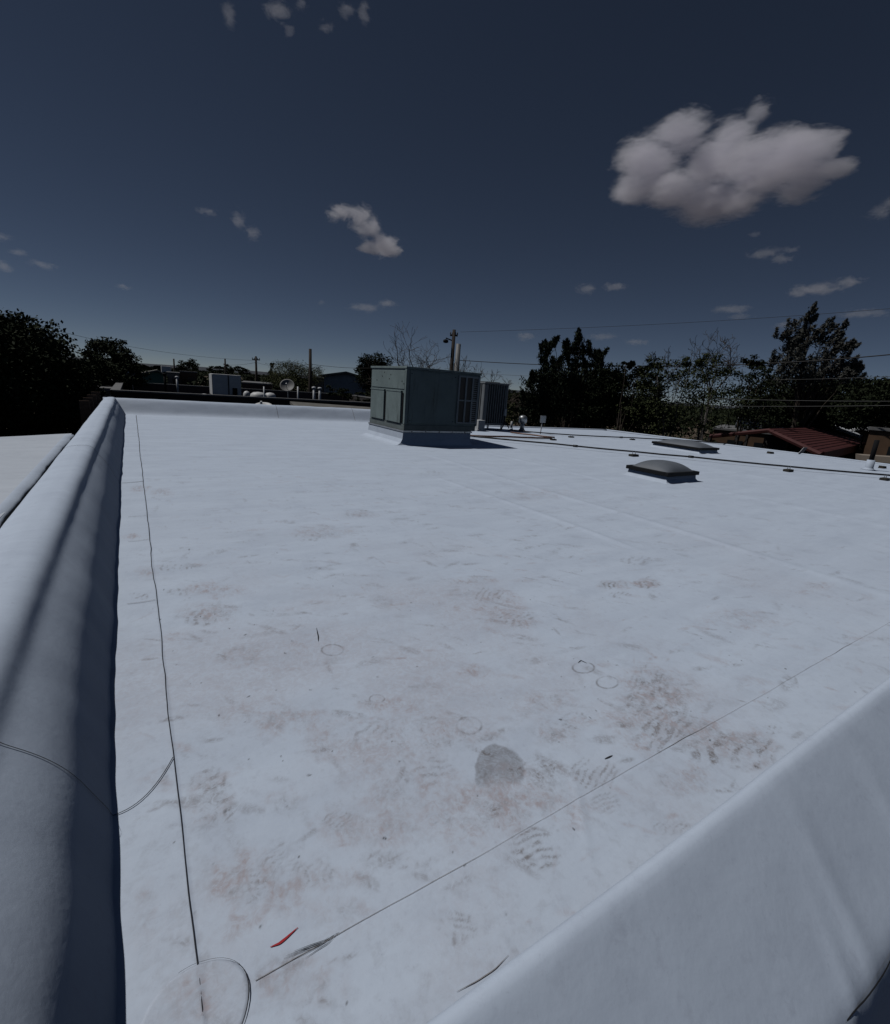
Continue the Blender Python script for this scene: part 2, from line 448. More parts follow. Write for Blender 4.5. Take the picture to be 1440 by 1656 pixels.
# dirt: R brown-grey, G faint pink, B black
D = np.zeros(PX.shape + (3,), dtype=np.float32)
def window(cx, cy, r):
    i0, i1 = np.searchsorted(gx, cx - r*1.25), np.searchsorted(gx, cx + r*1.25)
    j0, j1 = np.searchsorted(gy, cy - r*1.25 - 0.1), np.searchsorted(gy, cy + r*1.25 + 0.1)
    return slice(max(i0-2, 0), i1+2), slice(max(j0-2, 0), j1+2)
def paint(cx, cy, A, fn, ch, size):
    """A: 2x2 matrix whose columns are the two half axes"""
    si, sj = window(cx, cy, size)
    x = PX[si, sj]; y = PY[si, sj]
    if x.size == 0: return
    inv = np.linalg.inv(A)
    dx = x - cx; dy = y - cy
    u = inv[0, 0]*dx + inv[0, 1]*dy; v = inv[1, 0]*dx + inv[1, 1]*dy
    val = np.clip(fn(u, v, x, y), 0, 1)
    D[si, sj, ch] = np.maximum(D[si, sj, ch], val) if ch == 2 else 1 - (1 - D[si, sj, ch]) * (1 - val)
def px_axes(px, py, rx, ry):
    c = deck(px, py); a = (deck(px+rx, py) - deck(px-rx, py)) / 2; b = (deck(px, py+ry) - deck(px, py-ry)) / 2
    A = np.array([[a[0], b[0]], [a[1], b[1]]])
    return c[0], c[1], A, max(np.hypot(a[0], a[1]), np.hypot(b[0], b[1])) * 1.5
def smudge(px, py, rx, ry, k=0.5, ch=1, sc=9.0, seed=0):
    cx, cy, A, sz = px_axes(px, py, rx, ry)
    def fn(u, v, x, y):
        r = np.sqrt(u*u + v*v) + 0.7 * (fbm(x*sc*0.6+seed, y*sc*0.6, 3+seed % 5, 4) - 0.5)
        n = fbm(x*sc*1.6+seed*3, y*sc*1.6, 6, 6, 0.7)
        fine = fbm(x*sc*7+seed, y*sc*4, 8, 4, 0.7)
        return k * sstep(1.0, 0.35, r) * sstep(0.30, 0.72, n) * (0.35 + 1.1 * sstep(0.35, 0.7, fine))
    paint(cx, cy, A, fn, ch, sz)
def tread(px, py, rx, ry, k=0.55, ch=0, freq=7.0, ang=0.0, zig=1.0, seed=0):
    cx, cy, A, sz = px_axes(px, py, rx, ry)
    def fn(u, v, x, y):
        p = u*math.cos(ang) + v*math.sin(ang); q = -u*math.sin(ang) + v*math.cos(ang)
        sole = np.sqrt((u)**2 + (v)**2) + 0.35*(fbm(x*14+seed, y*14, 4, 3) - 0.5)
        bar = np.sin(1.9*freq*p + zig*np.abs(((q*1.6) % 2) - 1)*3.0 + 9.0*(fbm(x*9+seed, y*9+seed, 5, 3)-0.5)) + .7*(fbm(x*60, y*60, 6, 2)-.5)
        wear = fbm(x*22+seed, y*22, 2, 5, 0.7)
        return k * sstep(1.05, 0.75, sole) * (.22 + .85*sstep(0.0, 0.6, bar)) * sstep(0.34, 0.62, wear)
    paint(cx, cy, A, fn, ch, sz)
def ring(px, py, rx, ry, k=0.42):
    cx, cy, A, sz = px_axes(px, py, rx, ry)
    def fn(u, v, x, y):
        r = np.sqrt(u*u+v*v)
        return k * np.exp(-((r-0.92)/0.075)**2) * (0.35 + 0.9*sstep(0.35, 0.6, fbm(x*25, y*25, 3, 3)))
    paint(cx, cy, A, fn, 0, sz); paint(cx, cy, A, lambda u, v, x, y: .55*fn(u, v, x, y), 2, sz)
SM = [(690,1190,125,48,.55),(640,1270,95,62,.5),(850,1285,155,60,.5),(1065,1135,95,72,.6),(1140,1185,55,32,.6),(450,1160,95,42,.42),(420,1420,120,62,.5),
      (340,990,62,20,.5),(345,955,52,15,.55),(600,1335,105,42,.4),(995,945,32,10,.6),(1045,943,26,9,.75),(808,980,42,32,.55),(850,1008,32,12,.55),(770,1310,110,60,.45),
      (885,1132,55,22,.5),(480,1590,85,52,.45),(340,1290,45,55,.4),(1205,1205,62,32,.5),(1110,1262,65,32,.45),(770,1085,30,12,.5),(640,1140,60,18,.4),(235,1480,30,70,.35),
      (330,1610,72,55,.55),(520,860,60,14,.35),(770,940,40,10,.4),(1320,948,30,8,.4),(1200,1000,80,20,.3),(420,1060,90,25,.3),(560,1200,90,40,.35),(900,1180,60,35,.4),
      (460,1300,40,30,.3),(560,1420,50,24,.3),(240,925,25,12,.4),(225,790,18,8,.5),(212,868,15,5,.6),(262,795,20,8,.45),(580,832,40,8,.35),(880,800,70,10,.25),(560,1480,70,40,.25)]
for i, (a, b, c, d, k) in enumerate(SM): smudge(a, b, c*1.15, d*1.15, k * 1.0, 1, 9, i); smudge(a, b, c*0.9, d*0.9, k * 0.52, 0, 17, i + 50)
TR = [(870,1368,46,40,.55,11,1.25,1.2),(1190,1214,74,34,.62,7,.35,.8),(1060,1150,62,66,.5,10,.9,1.0),(1085,1175,50,26,.5,9,.5,1.),(335,1000,46,15,.5,9,.2,1),(340,1285,42,48,.42,9,.8,2.0),
      (395,1432,60,30,.42,9,1.0,1.5),(1048,1105,35,35,.4,12,.3,1),(835,1000,32,12,.5,10,.3,.6),(790,962,28,14,.4,10,.3,.6),(690,1245,50,28,.42,9,1.2,1),(600,1190,45,22,.35,9,.4,1),
      (985,945,18,8,.6,7,.1,.6),(1046,944,24,8,.7,7,.1,.4),(1005,962,20,6,.4,7,.1,.6),(280,918,26,6,.5,8,.1,.5),(300,957,34,7,.45,8,.1,.5),(222,965,20,7,.5,8,.1,.5),(930,1165,28,16,.4,10,.6,1),
      (870,1245,40,22,.45,11,.8,1),(960,1250,42,30,.45,12,.4,1),(740,1505,36,34,.4,6,.9,2.5),(640,1390,70,18,.3,12,.2,1),(545,1325,26,14,.4,10,.7,1),(450,1395,40,22,.35,10,.7,1.5),(510,1410,36,25,.33,9,.2,1.5),
      (580,830,26,7,.35,8,.1,.5),(500,868,26,8,.35,8,.2,.5),(700,765,22,4,.3,8,.1,.5),(1030,905,30,8,.3,8,.1,.5),(385,1060,40,16,.3,9,.3,1),(980,1300,30,20,.3,9,1,1),(1085,1340,35,12,.3,9,.3,1),(1250,1180,16,10,.5,6,.3,.4)]
for i, (a, b, c, d, k, fr, an, zg) in enumerate(TR): tread(a, b, c, d, k, 0, fr, an, zg, i*7)
for r_ in ((759,1173,22,15),(538,1051,19,9.5),(944,1079,19,9.5),(983,1103,19,10.5),(610,1130,13,7)): ring(*r_)
def halfmoon(u, v, x, y):
    r = np.sqrt(u*u + v*v); edge = sstep(1.0, 0.90, r + .05*np.sin(u*5) + .16*(fbm(x*40, y*40, 8, 3) - .5)) * sstep(0.55, 0.10, v - 0.25*u*u + 0.5*(fbm(x*25, y*25, 5, 4) - .5))
    return 0.36 * edge * (0.75 + 0.4*fbm(x*30, y*30, 2, 4))
cx_, cy_, A_, s_ = px_axes(806, 1246, 42, 46); paint(cx_, cy_, A_, lambda u, v, x, y: .62*halfmoon(u, v, x, y), 2, s_); paint(cx_, cy_, A_, lambda u, v, x, y: 1.0*halfmoon(u, v, x, y), 0, s_)
# random scuffs, drag marks and specks
for k in range(2400):
    cx = abs(rnd.gauss(0, 1)) * 4.2 - .05; cy = 0.4 + abs(rnd.gauss(0, 1)) * 4.0
    if cx > 15 or cy > 12.5: continue
    ln = rnd.uniform(0.015, 0.09) * (1 + 0.35 * (cx + cy) / 3); wd = max(.005, ln * rnd.uniform(0.08, 0.4)); an = rnd.gauss(0.0, 0.6) - 0.5
    A_ = np.array([[ln*math.cos(an), -wd*math.sin(an)], [ln*math.sin(an), wd*math.cos(an)]])
    kk = rnd.uniform(0.10, 0.5)*math.exp(-max(0, math.hypot(cx, cy)-1.5)/5.0); sd_ = rnd.randrange(999)
    paint(cx, cy, A_, lambda u, v, x, y: kk*sstep(1, .3, np.sqrt(u*u+v*v))*sstep(.3, .62, fbm(x*28+sd_, y*28, 1, 4, .7)), rnd.choice((0, 0, 1)), ln*1.3)
for k in range(170):
    cx = abs(rnd.gauss(0, 1)) * 1.6; cy = 0.5 + abs(rnd.gauss(0, 1)) * 1.6; r0 = rnd.uniform(0.0022, 0.0048); an = rnd.uniform(0, 3.1); e = rnd.choice((1, 1, 2.2))
    A_ = np.array([[r0*e*math.cos(an), -r0*math.sin(an)], [r0*e*math.sin(an), r0*math.cos(an)]])
    kk = rnd.uniform(.35, .95); paint(cx, cy, A_, lambda u, v, x, y: kk*sstep(1, .4, np.sqrt(u*u+v*v)), 2, 0.03)
# broad traffic film in front of the units
film = sstep(0.42, 0.68, fbm(PX*1.1, PY*1.1, 21, 5)) * 0.30 * np.exp(-((PX-1.2)/2.4)**2 - ((PY-1.2)/1.8)**2)
D[..., 1] = 1 - (1 - D[..., 1]) * (1 - film)
fine = sstep(0.48, 0.75, fbm(PX*34, PY*34, 23, 4, .7)) * 0.13 * np.exp(-(PX/3.0)**2 - (PY/2.6)**2)
D[..., 0] = 1 - (1 - D[..., 0]) * (1 - fine)

dv = np.stack([PX, PY, PZ + ROOF], -1).reshape(-1, 3)
deck_o = np_mesh('roof_deck', dv, grid_quads(*PX.shape), 'deck', bld)
ca = deck_o.data.color_attributes.new('dirt', 'FLOAT_COLOR', 'POINT')
ca.data.foreach_set('color', np.concatenate([D.reshape(-1, 3), np.ones((D.shape[0]*D.shape[1], 1), np.float32)], 1).ravel())
deck_o['label'] = 'scuffed white membrane roof deck with muddy boot prints'

# walls below the deck
fl = (XL - 0.45*H, far_y(-0.4*H)); fr = (right_x(10.8*H), far_y(13.5*H)); nr = (right_x(0.3), 0.1)
wl = MB(); wl.prism([(fl[0]+.04, 0.10, 0), (nr[0]-.1, 0.10, 0), (fr[0]-.1, fr[1]-.08, 0), (fl[0]+.04, fl[1]-.02, 0)], (0, 0, ROOF - 0.03)); wl.build('wall', 'stucco', bld)
# membrane-covered gravel stop along the open right edge and the far edge past the parapet
et = MB()
et.tube([(right_x(y), y, ROOF + 0.0) for y in np.linspace(0.4, fr[1], 30)], 0.035, 8)
et.build('edge_trim', 'memb', bld, True)
et = MB()
et.tube([(x, far_y(x), ROOF + 0.0) for x in np.linspace(6.0*H, fr[0], 20)], 0.035, 8)
et.build('edge_trim', 'memb', bld, True)

# --- left parapet: profile (x, z) swept along y
def resample(prof, n, it=7):
    p = np.array(prof, float); d = np.r_[0, np.cumsum(np.hypot(*np.diff(p, axis=0).T))]
    # smooth (Catmull-like) by dense linear + moving average
    t = np.linspace(0, d[-1], n); q = np.stack([np.interp(t, d, p[:, 0]), np.interp(t, d, p[:, 1])], 1)
    for _ in range(it):
        q[1:-1] = 0.25*q[:-2] + 0.5*q[1:-1] + 0.25*q[2:]
    return q
LP = resample([(-.535, 0.0), (-.535, .12), (-.532, .26), (-.515, .298), (-.48, .318), (-.42, .330), (-.355, .330), (-.322, .319), (-.303, .299), (-.293, .266), (-.266, .232), (-.242, .197), (-.222, .162), (-.204, .120), (-.186, .075), (-.168, .03), (-.154, -.008)], 120) * H
ly = np.r_[np.arange(-0.5, 3.2, 0.02), np.arange(3.2, far_y(-0.4*H) + 0.25, 0.05)]
def left_pt(s, y):
    """s index along the profile (array), y (array) -> x, z"""
    s = np.asarray(s, float); n = len(LP)
    x = np.interp(s, np.arange(n), LP[:, 0]); z = np.interp(s, np.arange(n), LP[:, 1])
    t = s / (n - 1.0); mid = np.clip(np.sin(np.pi * np.clip(t, 0, 1)), 0, 1)
    wob = (fbm(y*0.9, s*0.02, 31, 3) - 0.5)
    x = x + (0.016*wob + 0.004*(fbm(y*3.2, s*0.05, 32, 3) - 0.5)) * mid * (1 - .6*sstep(.62, .9, t))
    z = z + (0.014*(fbm(y*0.6, s*0.02, 33, 3) - 0.5) + 0.003*(fbm(y*4, s*0.08, 34, 3) - 0.5)) * mid
    lip = sstep(0.50, 0.85, t)
    x = x + lip * (np.interp(y, [0.7*H, 1.15*H, 1.9*H, 3.2*H, 12*H], [.058*H, .043*H, .022*H, .008*H, -.022*H]) + 0.022*(fbm(y*1.1+3, y*0, 35, 3) - 0.5) + 0.008*(fbm(y*5, y*0, 36, 2) - 0.5))
    return x, z
S_, Y_ = np.meshgrid(np.arange(len(LP)), ly, indexing='ij')
lx, lz = left_pt(S_, Y_)
pl = np_mesh('parapet', np.stack([lx, Y_, lz + ROOF], -1).reshape(-1, 3), grid_quads(*S_.shape)[:, ::-1], 'memb', bld)
pl['label'] = 'rounded left parapet with its inner face in shadow'

# --- far parapet: profile along the far line
FP = resample([(.42, 0.0), (.42, .25), (.40, .30), (.36, .325), (.31, .322), (.26, .295), (.21, .24), (.16, .178), (.10, .105), (.05, .045), (-.01, .004), (-.06, -.006)], 40) * H
fx = np.arange(-0.535*H, 6.6*H, 0.05)
S2, X2 = np.meshgrid(np.arange(len(FP)), fx, indexing='ij')
mid = np.sin(np.pi * S2 / (len(FP) - 1))
endk = sstep(6.6*H, 5.9*H, X2)
fy2 = FP[S2, 0] + far_y(X2) + 0.03*(fbm(X2*1.2, S2*.05, 41, 3) - .5)*mid
fz2 = (FP[S2, 1] + 0.02*(fbm(X2*1.4, S2*.06, 42, 4) - .5)*mid) * endk
pf = np_mesh('parapet', np.stack([X2, fy2, fz2 + ROOF], -1).reshape(-1, 3), grid_quads(*S2.shape), 'memb', bld)
# corner fold, where the two parapets meet
# --- near parapet: we look down on it
NP = resample([(.335, -.004), (.328, .1), (.318, .25), (.309, .30), (.300, .321), (.290, .327), (.280, .320), (.235, .287), (.20, .261), (.15, .223), (.10, .186), (.069, .163), (.056, .13), (.04, .07), (-.06, -.5), (-.12, -.9)], 140, 2) * H
nx = np.r_[np.arange(-0.5*H, 4.0, 0.012), np.arange(4.0, nr[0], 0.06)]
NSEAM = float(np.argmin(np.hypot(NP[:, 0]-.067*H, NP[:, 1]-.161*H)))
def near_pt(s, x):
    n = len(NP); y = np.interp(s, np.arange(n), NP[:, 0]); z = np.interp(s, np.arange(n), NP[:, 1])
    t = s / (n - 1.0); k = sstep(0.04, 0.16, t) * sstep(.46, 0.36, t)
    y = y + 0.008*(fbm(x*1.3, s*.02, 51, 3) - .5)*k
    z = z + (0.008*(fbm(x*1.6, s*.035, 52, 3) - .5) + 0.003*(fbm(x*6, s*.09, 53, 3) - .5))*k
    # soft diagonal pulls in the sheet
    for cx, sl, wd, am, s0 in ((1.02, 0.0045, .03, .005, 46), (0.86, 0.007, .020, .007, 58), (1.32, 0.006, .04, .006, 50), (0.55, 0.004, .05, .003, 52), (1.75, -.003, .05, .006, 48), (2.3, .005, .06, .008, 48)):
        u = x - (cx - sl*(s - s0)); z = z + am*np.exp(-(u/wd)**2)*np.exp(-((s-s0)/13.0)**2)
    return y, z
S3, X3 = np.meshgrid(np.arange(len(NP)), nx, indexing='ij')
ny3, nz3 = near_pt(S3.astype(float), X3)
pn = np_mesh('parapet', np.stack([X3, ny3, nz3 + ROOF], -1).reshape(-1, 3), grid_quads(*S3.shape), 'memb', bld)
pn['label'] = 'near parapet top sloping away in the bottom right corner'

def ribbon(pts, nrm, w, name, m, parent, lift=0.0015):
    """flat sealed edge: centre points, surface normals, width(s)"""
    pts = [Vector(p) for p in pts]; v = []; n = len(pts)
    for k in range(n):
        d = (pts[min(k+1, n-1)] - pts[max(k-1, 0)]).normalized(); N_ = Vector(nrm[k]).normalized()
        sd_ = d.cross(N_).normalized() * (w[k] if isinstance(w, (list, tuple, np.ndarray)) else w) * 0.5
        c = pts[k] + N_ * lift
        v += [c - sd_, c + N_ * 0.0002, c + sd_]
    q = [(k*3+c, k*3+1+c, k*3+4+c, k*3+3+c) for k in range(n-1) for c in (0, 1)]
    return np_mesh(name, np.array([tuple(p) for p in v]), np.array(q), m, parent)
UP = (0, 0, 1)
# long seam beside the left parapet
ys = np.arange(0.60, 13.1, 0.03)
xs = 0.018*H + 0.012*(fbm(ys*1.3, ys*0, 61, 3) - .5) + 0.006*(fbm(ys*6, ys*0+4, 62, 2) - .5)
ribbon([(x, y, ROOF + float(deck_z(x, y))) for x, y in zip(xs, ys)], [UP]*len(ys), [0.0010 + 0.0006*abs(math.sin(y*9)) * (0.5+0.5*math.sin(y*2.3)) + 0.0006*y for y in ys], 'seam', 'sealant', bld, 0.0022)
# lap seam along the near parapet
xs = np.arange(0.11, 6.0, 0.02)
ys = 0.632*H + 0.010*(fbm(xs*1.5, xs*0, 63, 3) - .5) + 0.004*(fbm(xs*8, xs*0, 64, 2) - .5)
ribbon([(x, y, ROOF + float(deck_z(x, y))) for x, y in zip(xs, ys)], [UP]*len(xs), [0.0008 + 0.0006*max(0, math.sin(x*5.1) + .5*math.sin(x*13.7)) for x in xs], 'seam', 'seamgrey', bld, 0.0018)
# sheet edges that climb over the left parapet
def cross_seam(y0, s0, bow, m='sealant', w=0.0045, flange=True):
    pts = []; nr_ = []
    for s in np.linspace(s0, len(LP) - 1, 60):
        t = (s - s0) / (len(LP) - 1 - s0); y = y0 + bow*float(sstep(.12, .58, t)) + 0.004*math.sin(t*14)
        x, z = left_pt(np.array(s), np.array(y)); x2, z2 = left_pt(np.array(s + .5), np.array(y))
        tx, tz = float(x2 - x), float(z2 - z); L_ = math.hypot(tx, tz) or 1
        n_ = (-tz/L_, 0, tx/L_)
        if s > len(LP) - 5: n_ = (0.3, 0, 1); z = max(float(z), float(deck_z(float(x), y)))
        pts.append((float(x), y, float(z) + ROOF)); nr_.append(n_)
    if flange:
        x0, yb = pts[-1][0], pts[-1][1]
        for t in np.linspace(0.1, 1, 12):
            x = x0 + (0.016*H - x0)*t; y = yb + 0.13*H*t**2.2 * (1 if y0 < 3 else 0.3)
            pts.append((x, y, ROOF + float(deck_z(x, y)) + 0.001)); nr_.append(UP)
    ribbon(pts, nr_, w, 'seam', m, bld, 0.003)
cross_seam(1.30*H, 22, -0.19*H, w=0.0026)
cross_seam(4.95*H, 14, -0.04*H, w=0.008)
cross_seam(9.4*H, 20, -0.03*H, 'seamgrey', 0.008)
for yy in (2.3, 3.2, 3.75, 6.6, 8.3):
    pts = [(x, yy*H + 0.004*math.sin(x*40), ROOF + float(deck_z(x, yy*H)) + .001) for x in np.linspace(-0.10, 0.015, 10)]
    ribbon(pts, [UP]*10, 0.003, 'seam', 'seamgrey', bld, 0.003)
# vertical joints in the far parapet
for xx in (3.2, 5.25):
    k = int((xx - fx[0]) / 0.05); pts = [(float(X2[s, k]), float(fy2[s, k]), float(fz2[s, k]) + ROOF) for s in range(10, 36)]
    ribbon(pts, [(0, -1, .4)]*len(pts), 0.008, 'seam', 'seamgrey', bld, 0.004)
# loose drip edge on the outer side of the near parapet
pts = []; 
for x in np.arange(0.3, 3.5, 0.02):
    y, z = near_pt(np.array(NSEAM), np.array(x)); pts.append((x, float(y) + 0.004*math.sin(x*17), float(z) + ROOF))
ribbon(pts, [(0, -.8, .6)]*len(pts), 0.0028, 'seam', 'sealant', bld, 0.002)
# round patch in the near corner, its right-hand rim lifting
pc_ = deck(318, 1645); pr_ = float(np.hypot(*(deck(404, 1606) - pc_)[:2]))
pb = MB(); ring_ = []
for k in range(49):
    a = 2*math.pi*k/48; r = pr_*(1 + 0.03*math.sin(3*a))
    ring_.append((pc_[0] + r*math.cos(a), max(pc_[1] + r*math.sin(a), 0.37)))
rr = list(np.linspace(0, .96, 24)) + [1.0]; vv = []; 
for k in range(49):
    for j, t in enumerate(rr):
        x = pc_[0] + (ring_[k][0]-pc_[0])*t; y = pc_[1] + (ring_[k][1]-pc_[1])*t
        vv.append((x, y, ROOF + float(deck_z(x, y)) + (0.0030 if t < 1 else 0.0003) + 0.0008*math.sin(x*40)*math.sin(y*33)*(1-t)))
po_ = np_mesh('round_patch', np.array(vv), grid_quads(49, 25), 'deck', bld)
ii = np.clip(np.searchsorted(gx, [q[0] for q in vv]), 0, len(gx)-1); jj = np.clip(np.searchsorted(gy, [q[1] for q in vv]), 0, len(gy)-1)
pd_ = np.ones((len(vv), 4), np.float32); pd_[:, :3] = D[ii, jj]; pd_[:, 0] = np.clip(pd_[:, 0] + .10, 0, 1)
po_.data.color_attributes.new('dirt', 'FLOAT_COLOR', 'POINT').data.foreach_set('color', pd_.ravel())
arc = [ring_[k] for k in list(range(40, 48)) + list(range(0, 15))]
ribbon([(x, y, ROOF + float(deck_z(x, y)) + .002) for x, y in arc], [UP]*len(arc), [0.0006 + 0.0018*max(0, 1-abs(k-7)/6) for k in range(len(arc))], 'seam', 'sealant', bld, 0.003)
# crayon and scrape marks
def stroke(pxs, w, m, name):
    p = [deck(*q) for q in pxs]; n = 14; t = np.linspace(0, len(p)-1, n)
    xs = np.interp(t, range(len(p)), [q[0] for q in p]); ys = np.interp(t, range(len(p)), [q[1] for q in p])
    ribbon([(x, y, ROOF + float(deck_z(x, y))) for x, y in zip(xs, ys)], [UP]*n, [w*(0.25 + math.sin(math.pi*k/(n-1))) for k in range(n)], name, m, bld, 0.002)
stroke([(437,1533),(452,1527),(462,1519),(482,1501)], 0.0042, 'redmark', 'crayon_mark')
for dx, dy, e in ((0, 0, 0), (4, -5, 8), (14, 2, -6), (22, -10, -14), (34, 1, 6), (16, -12, -34)):
    stroke([(459+dx, 1552+dy), (490+dx*.6, 1540+dy*.8), (520+dx*.3, 1528+dy*.5), (546+e*.4, 1510-e*.2)], 0.0009, 'sealant', 'scrape_mark')
stroke([(738,1609),(770,1592),(800,1572),(822,1549)], 0.0016, 'seamgrey', 'scrape_mark')
stroke([(978,1228),(985,1225),(991,1222)], 0.004, 'sealant', 'scrape_mark')
stroke([(512,1016),(515,1030),(515,1038)], 0.004, 'sealant', 'scrape_mark')
stroke([(935,1072),(940,1068),(950,1073)], 0.003, 'sealant', 'scrape_mark')

# ------------------------------------------------------------------ adjoining lower roof on the left
lb = thing('adjoining_building', 'lower white flat roof beyond the left parapet, across a dark ragged gap', 'building', (-4, 2, 0))
zl = ROOF + 0.23*H
MBl = MB(); p0 = deck(-60, 708.5, 0.23*H); p1 = deck(128, 701, 0.23*H)
slope = (p1[1]-p0[1])/(p1[0]-p0[0]); xe = -0.595*H; yfar = lambda x: p1[1] + slope*(x - p1[0])
g1 = np.linspace(-9, xe, 60); g2 = np.linspace(0, 1, 60); A1, A2 = np.meshgrid(g1, g2, indexing='ij')
yy = -2.0 + (yfar(A1) + 2.0)*A2
np_mesh('roof_deck', np.stack([A1, yy, zl + 0.02*(fbm(A1*1.2, yy*1.2, 71, 3)-.5)], -1).reshape(-1, 3), grid_quads(60, 60), 'memb_pink', lb)
MBl.prism([(-9, -2, 0), (xe-.03, -2, 0), (xe-.03, yfar(xe)-.03, 0), (-9, yfar(-9)-.03, 0)], (0, 0, zl-.03)); MBl.build('wall', 'stucco', lb)
# ragged torn flashing that dips into the gap
tf = []; ty = np.arange(0.3, yfar(xe)-.1, 0.03)
for y in ty:
    n_ = float(fbm(np.array(y*2.5), np.array(0.), 72, 4))
    tf += [(xe-.05, y, zl+.006), (xe-.005+.03*n_, y, zl+.006*n_), (xe+.0+.035*n_, y, zl-.012)]
np_mesh('torn_flashing', np.array(tf), np.array([(k*3+c, k*3+1+c, k*3+4+c, k*3+3+c) for k in range(len(ty)-1) for c in (0, 1)]), 'memb', lb)

MB().box((xe-.028, 0.2, zl-.6), (xe-.004, yfar(xe)-.1, zl-.006)).build('gap_shade_strip', 'gap_shade', lb)  # added dark strip standing in for the shade inside the gap
# weathered boards beyond the left roof
bf = thing('board_fence', 'short weathered brown board screen just beyond the left parapet corner', 'fence', far(150, 660, 12.5)*[1, 1, 0])
for k, pxx in enumerate((138, 144, 150, 156)):
    a = far(pxx, 664 - (pxx-138)*.9, 11.2 + k*.5); 
    MB().box((a[0]-.08, a[1], 0), (a[0]+.075, a[1]+.03, a[2]+.18)).build('plank', 'wood', bf)

# ------------------------------------------------------------------ packaged rooftop unit
x0, x1, y0, y1 = 3.84*H, 5.22*H, 7.30*H, 8.72*H
rt = thing('rooftop_unit', 'large grey-green packaged rooftop air unit with louvred coil corner on a white curb', 'air conditioner', ((x0+x1)/2, (y0+y1)/2, ROOF))
zc0, zc1, zt = ROOF, ROOF + .225*H, ROOF + 1.29*H
cb = MB(); f0 = .035
prof = [(.16, -.003), (.09, .012), (.045, .05), (.02, .12), (.012, .225*H)]
i0 = 0; vs_ = []
for o_, z_ in prof:
    vs_ += [(x0-o_*1.6, y0-o_*.5, zc0+z_), (x1+o_*.4, y0-o_*.5, zc0+z_), (x1+o_*.4, y1+o_, zc0+z_), (x0-o_*1.6, y1+o_, zc0+z_)]
cb.v = vs_; cb.f = [(k*4+j, k*4+(j+1) % 4, (k+1)*4+(j+1) % 4, (k+1)*4+j) for k in range(len(prof)-1) for j in range(4)] + [(16, 17, 18, 19)]
cbo = cb.build('curb', 'memb', rt, False)
MB().box((x0-.03, y0-.025, zc1), (x1+.03, y1+.03, zc1+.03)).build('curb_flashing', 'galv', rt)
for k in range(5):
    xx = x0 + (x1-x0)*(k+.5)/5; MB().lathe([(.011, 0), (.011, .006), (.004, .009)], (xx, y0-.0255, zc1+.014), 8, (0, -1, 0)).build('screw', 'black', cbo)
MB().box((x0-.01, y0-.008, zc1+.03), (x1+.01, y1+.01, zc1+.135)).build('base_rail', 'rtu_dark', rt, bevel=.006)
zb = zc1 + .135
xr = x1 + .13                                         # cabinet overhangs the curb on the coil side
MB().box((x0+.0, y0, zb), (xr, y1, zt-.03)).build('cabinet', 'rtu', rt, bevel=.008)
MB().box((x0-.018, y0-.02, zt-.03), (xr+.02, y1+.02, zt+.012)).build('top_lid', 'rtu', rt, bevel=.006)
MB().box((x1-.02, y0+.01, zb-.10), (xr-.01, y1-.02, zb)).build('base_rail', 'rtu_dark', rt, bevel=.004)
# near face: one wide access panel, then the coil grille with mullions
wp = (xr - x0)
pa = MB().box((x0+.07, y0-.012, zb+.03), (x0+wp*.665, y0+.002, zt-.06)).build('access_panel', 'rtu', rt, bevel=.004)
for px_, pz_ in ((x0+.10, zb+.08), (x0+.10, zt-.11), (x0+wp*.64, zb+.08), (x0+wp*.64, zt-.11)):
    MB().lathe([(.010, 0), (.010, .005), (.004, .008)], (px_, y0-.012, pz_), 8, (0, -1, 0)).build('screw', 'black', pa)
gx0, gx1 = x0 + wp*.70, xr - .03
gr = MB().box((gx0, y0-.006, zb+.06), (gx1, y0+.002, zt-.08)).build('condenser_coil', 'coil', rt)
for t in (0, .36, .70, 1.0):
    xx = gx0 + (gx1-gx0)*t; MB().box((xx-.016, y0-.026, zb+.05), (xx+.016, y0-.005, zt-.07)).build('grille_bar', 'bar', gr)
for zz in (zb+.05, (zb+zt)/2-.03, zt-.095):
    MB().box((gx0-.016, y0-.022, zz), (gx1+.016, y0-.004, zz+.028)).build('grille_bar', 'bar', gr)
for k in range(22):
    zz = zb+.09 + (zt-zb-.20)*k/21; MB().box((gx0+(gx1-gx0)*.71, y0-.016, zz), (gx1-.018, y0-.007, zz+.012)).build('louver_fin', 'bar', gr)
# sunlit side: upper panel and two shallow economiser hoods with a dark slot beside each
ly0, ly1 = y0+.05, y1-.05; zm = zb + (zt-zb)*.60
MB().box((x0-.010, ly0, zm+.02), (x0+.002, ly1, zt-.06)).build('access_panel', 'rtu', rt, bevel=.004)
seg = (ly1-ly0)/2
for k in range(2):
    a0 = ly0 + seg*k + .03; a1 = ly0 + seg*(k+1) - .02
    hd = MB().box((x0-.035, a0+.05, zb+.02), (x0+.002, a1, zm-.02)).build('side_hood', 'rtu', rt, bevel=.005)
    MB().box((x0-.012, a0+.0, zb+.03), (x0-.0015, a0+.045, zm-.05)).build('vent_slot', 'black', rt)
    MB().box((x0-.042, a0+.045, zm-.03), (x0+.001, a1+.01, zm-.012)).build('hood_lip', 'rtu', hd)
MB().box((x0-.012, y0-.014, zb+.01), (x0+.045, y0+.04, zt-.04)).build('corner_post', 'rtu', rt, bevel=.003)
MB().box((xr-.03, y0-.014, zb+.01), (xr+.008, y0+.04, zt-.04)).build('corner_post', 'rtu', rt, bevel=.003)
for k in range(7):
    yy_ = ly0 + rnd.uniform(0, ly1-ly0); zz = rnd.uniform(zm+.1, zt-.1)
    MB().lathe([(.012, 0), (.012, .004)], (x0-.010, yy_, zz), 7, (-1, 0, 0)).build('screw', 'black', rt)

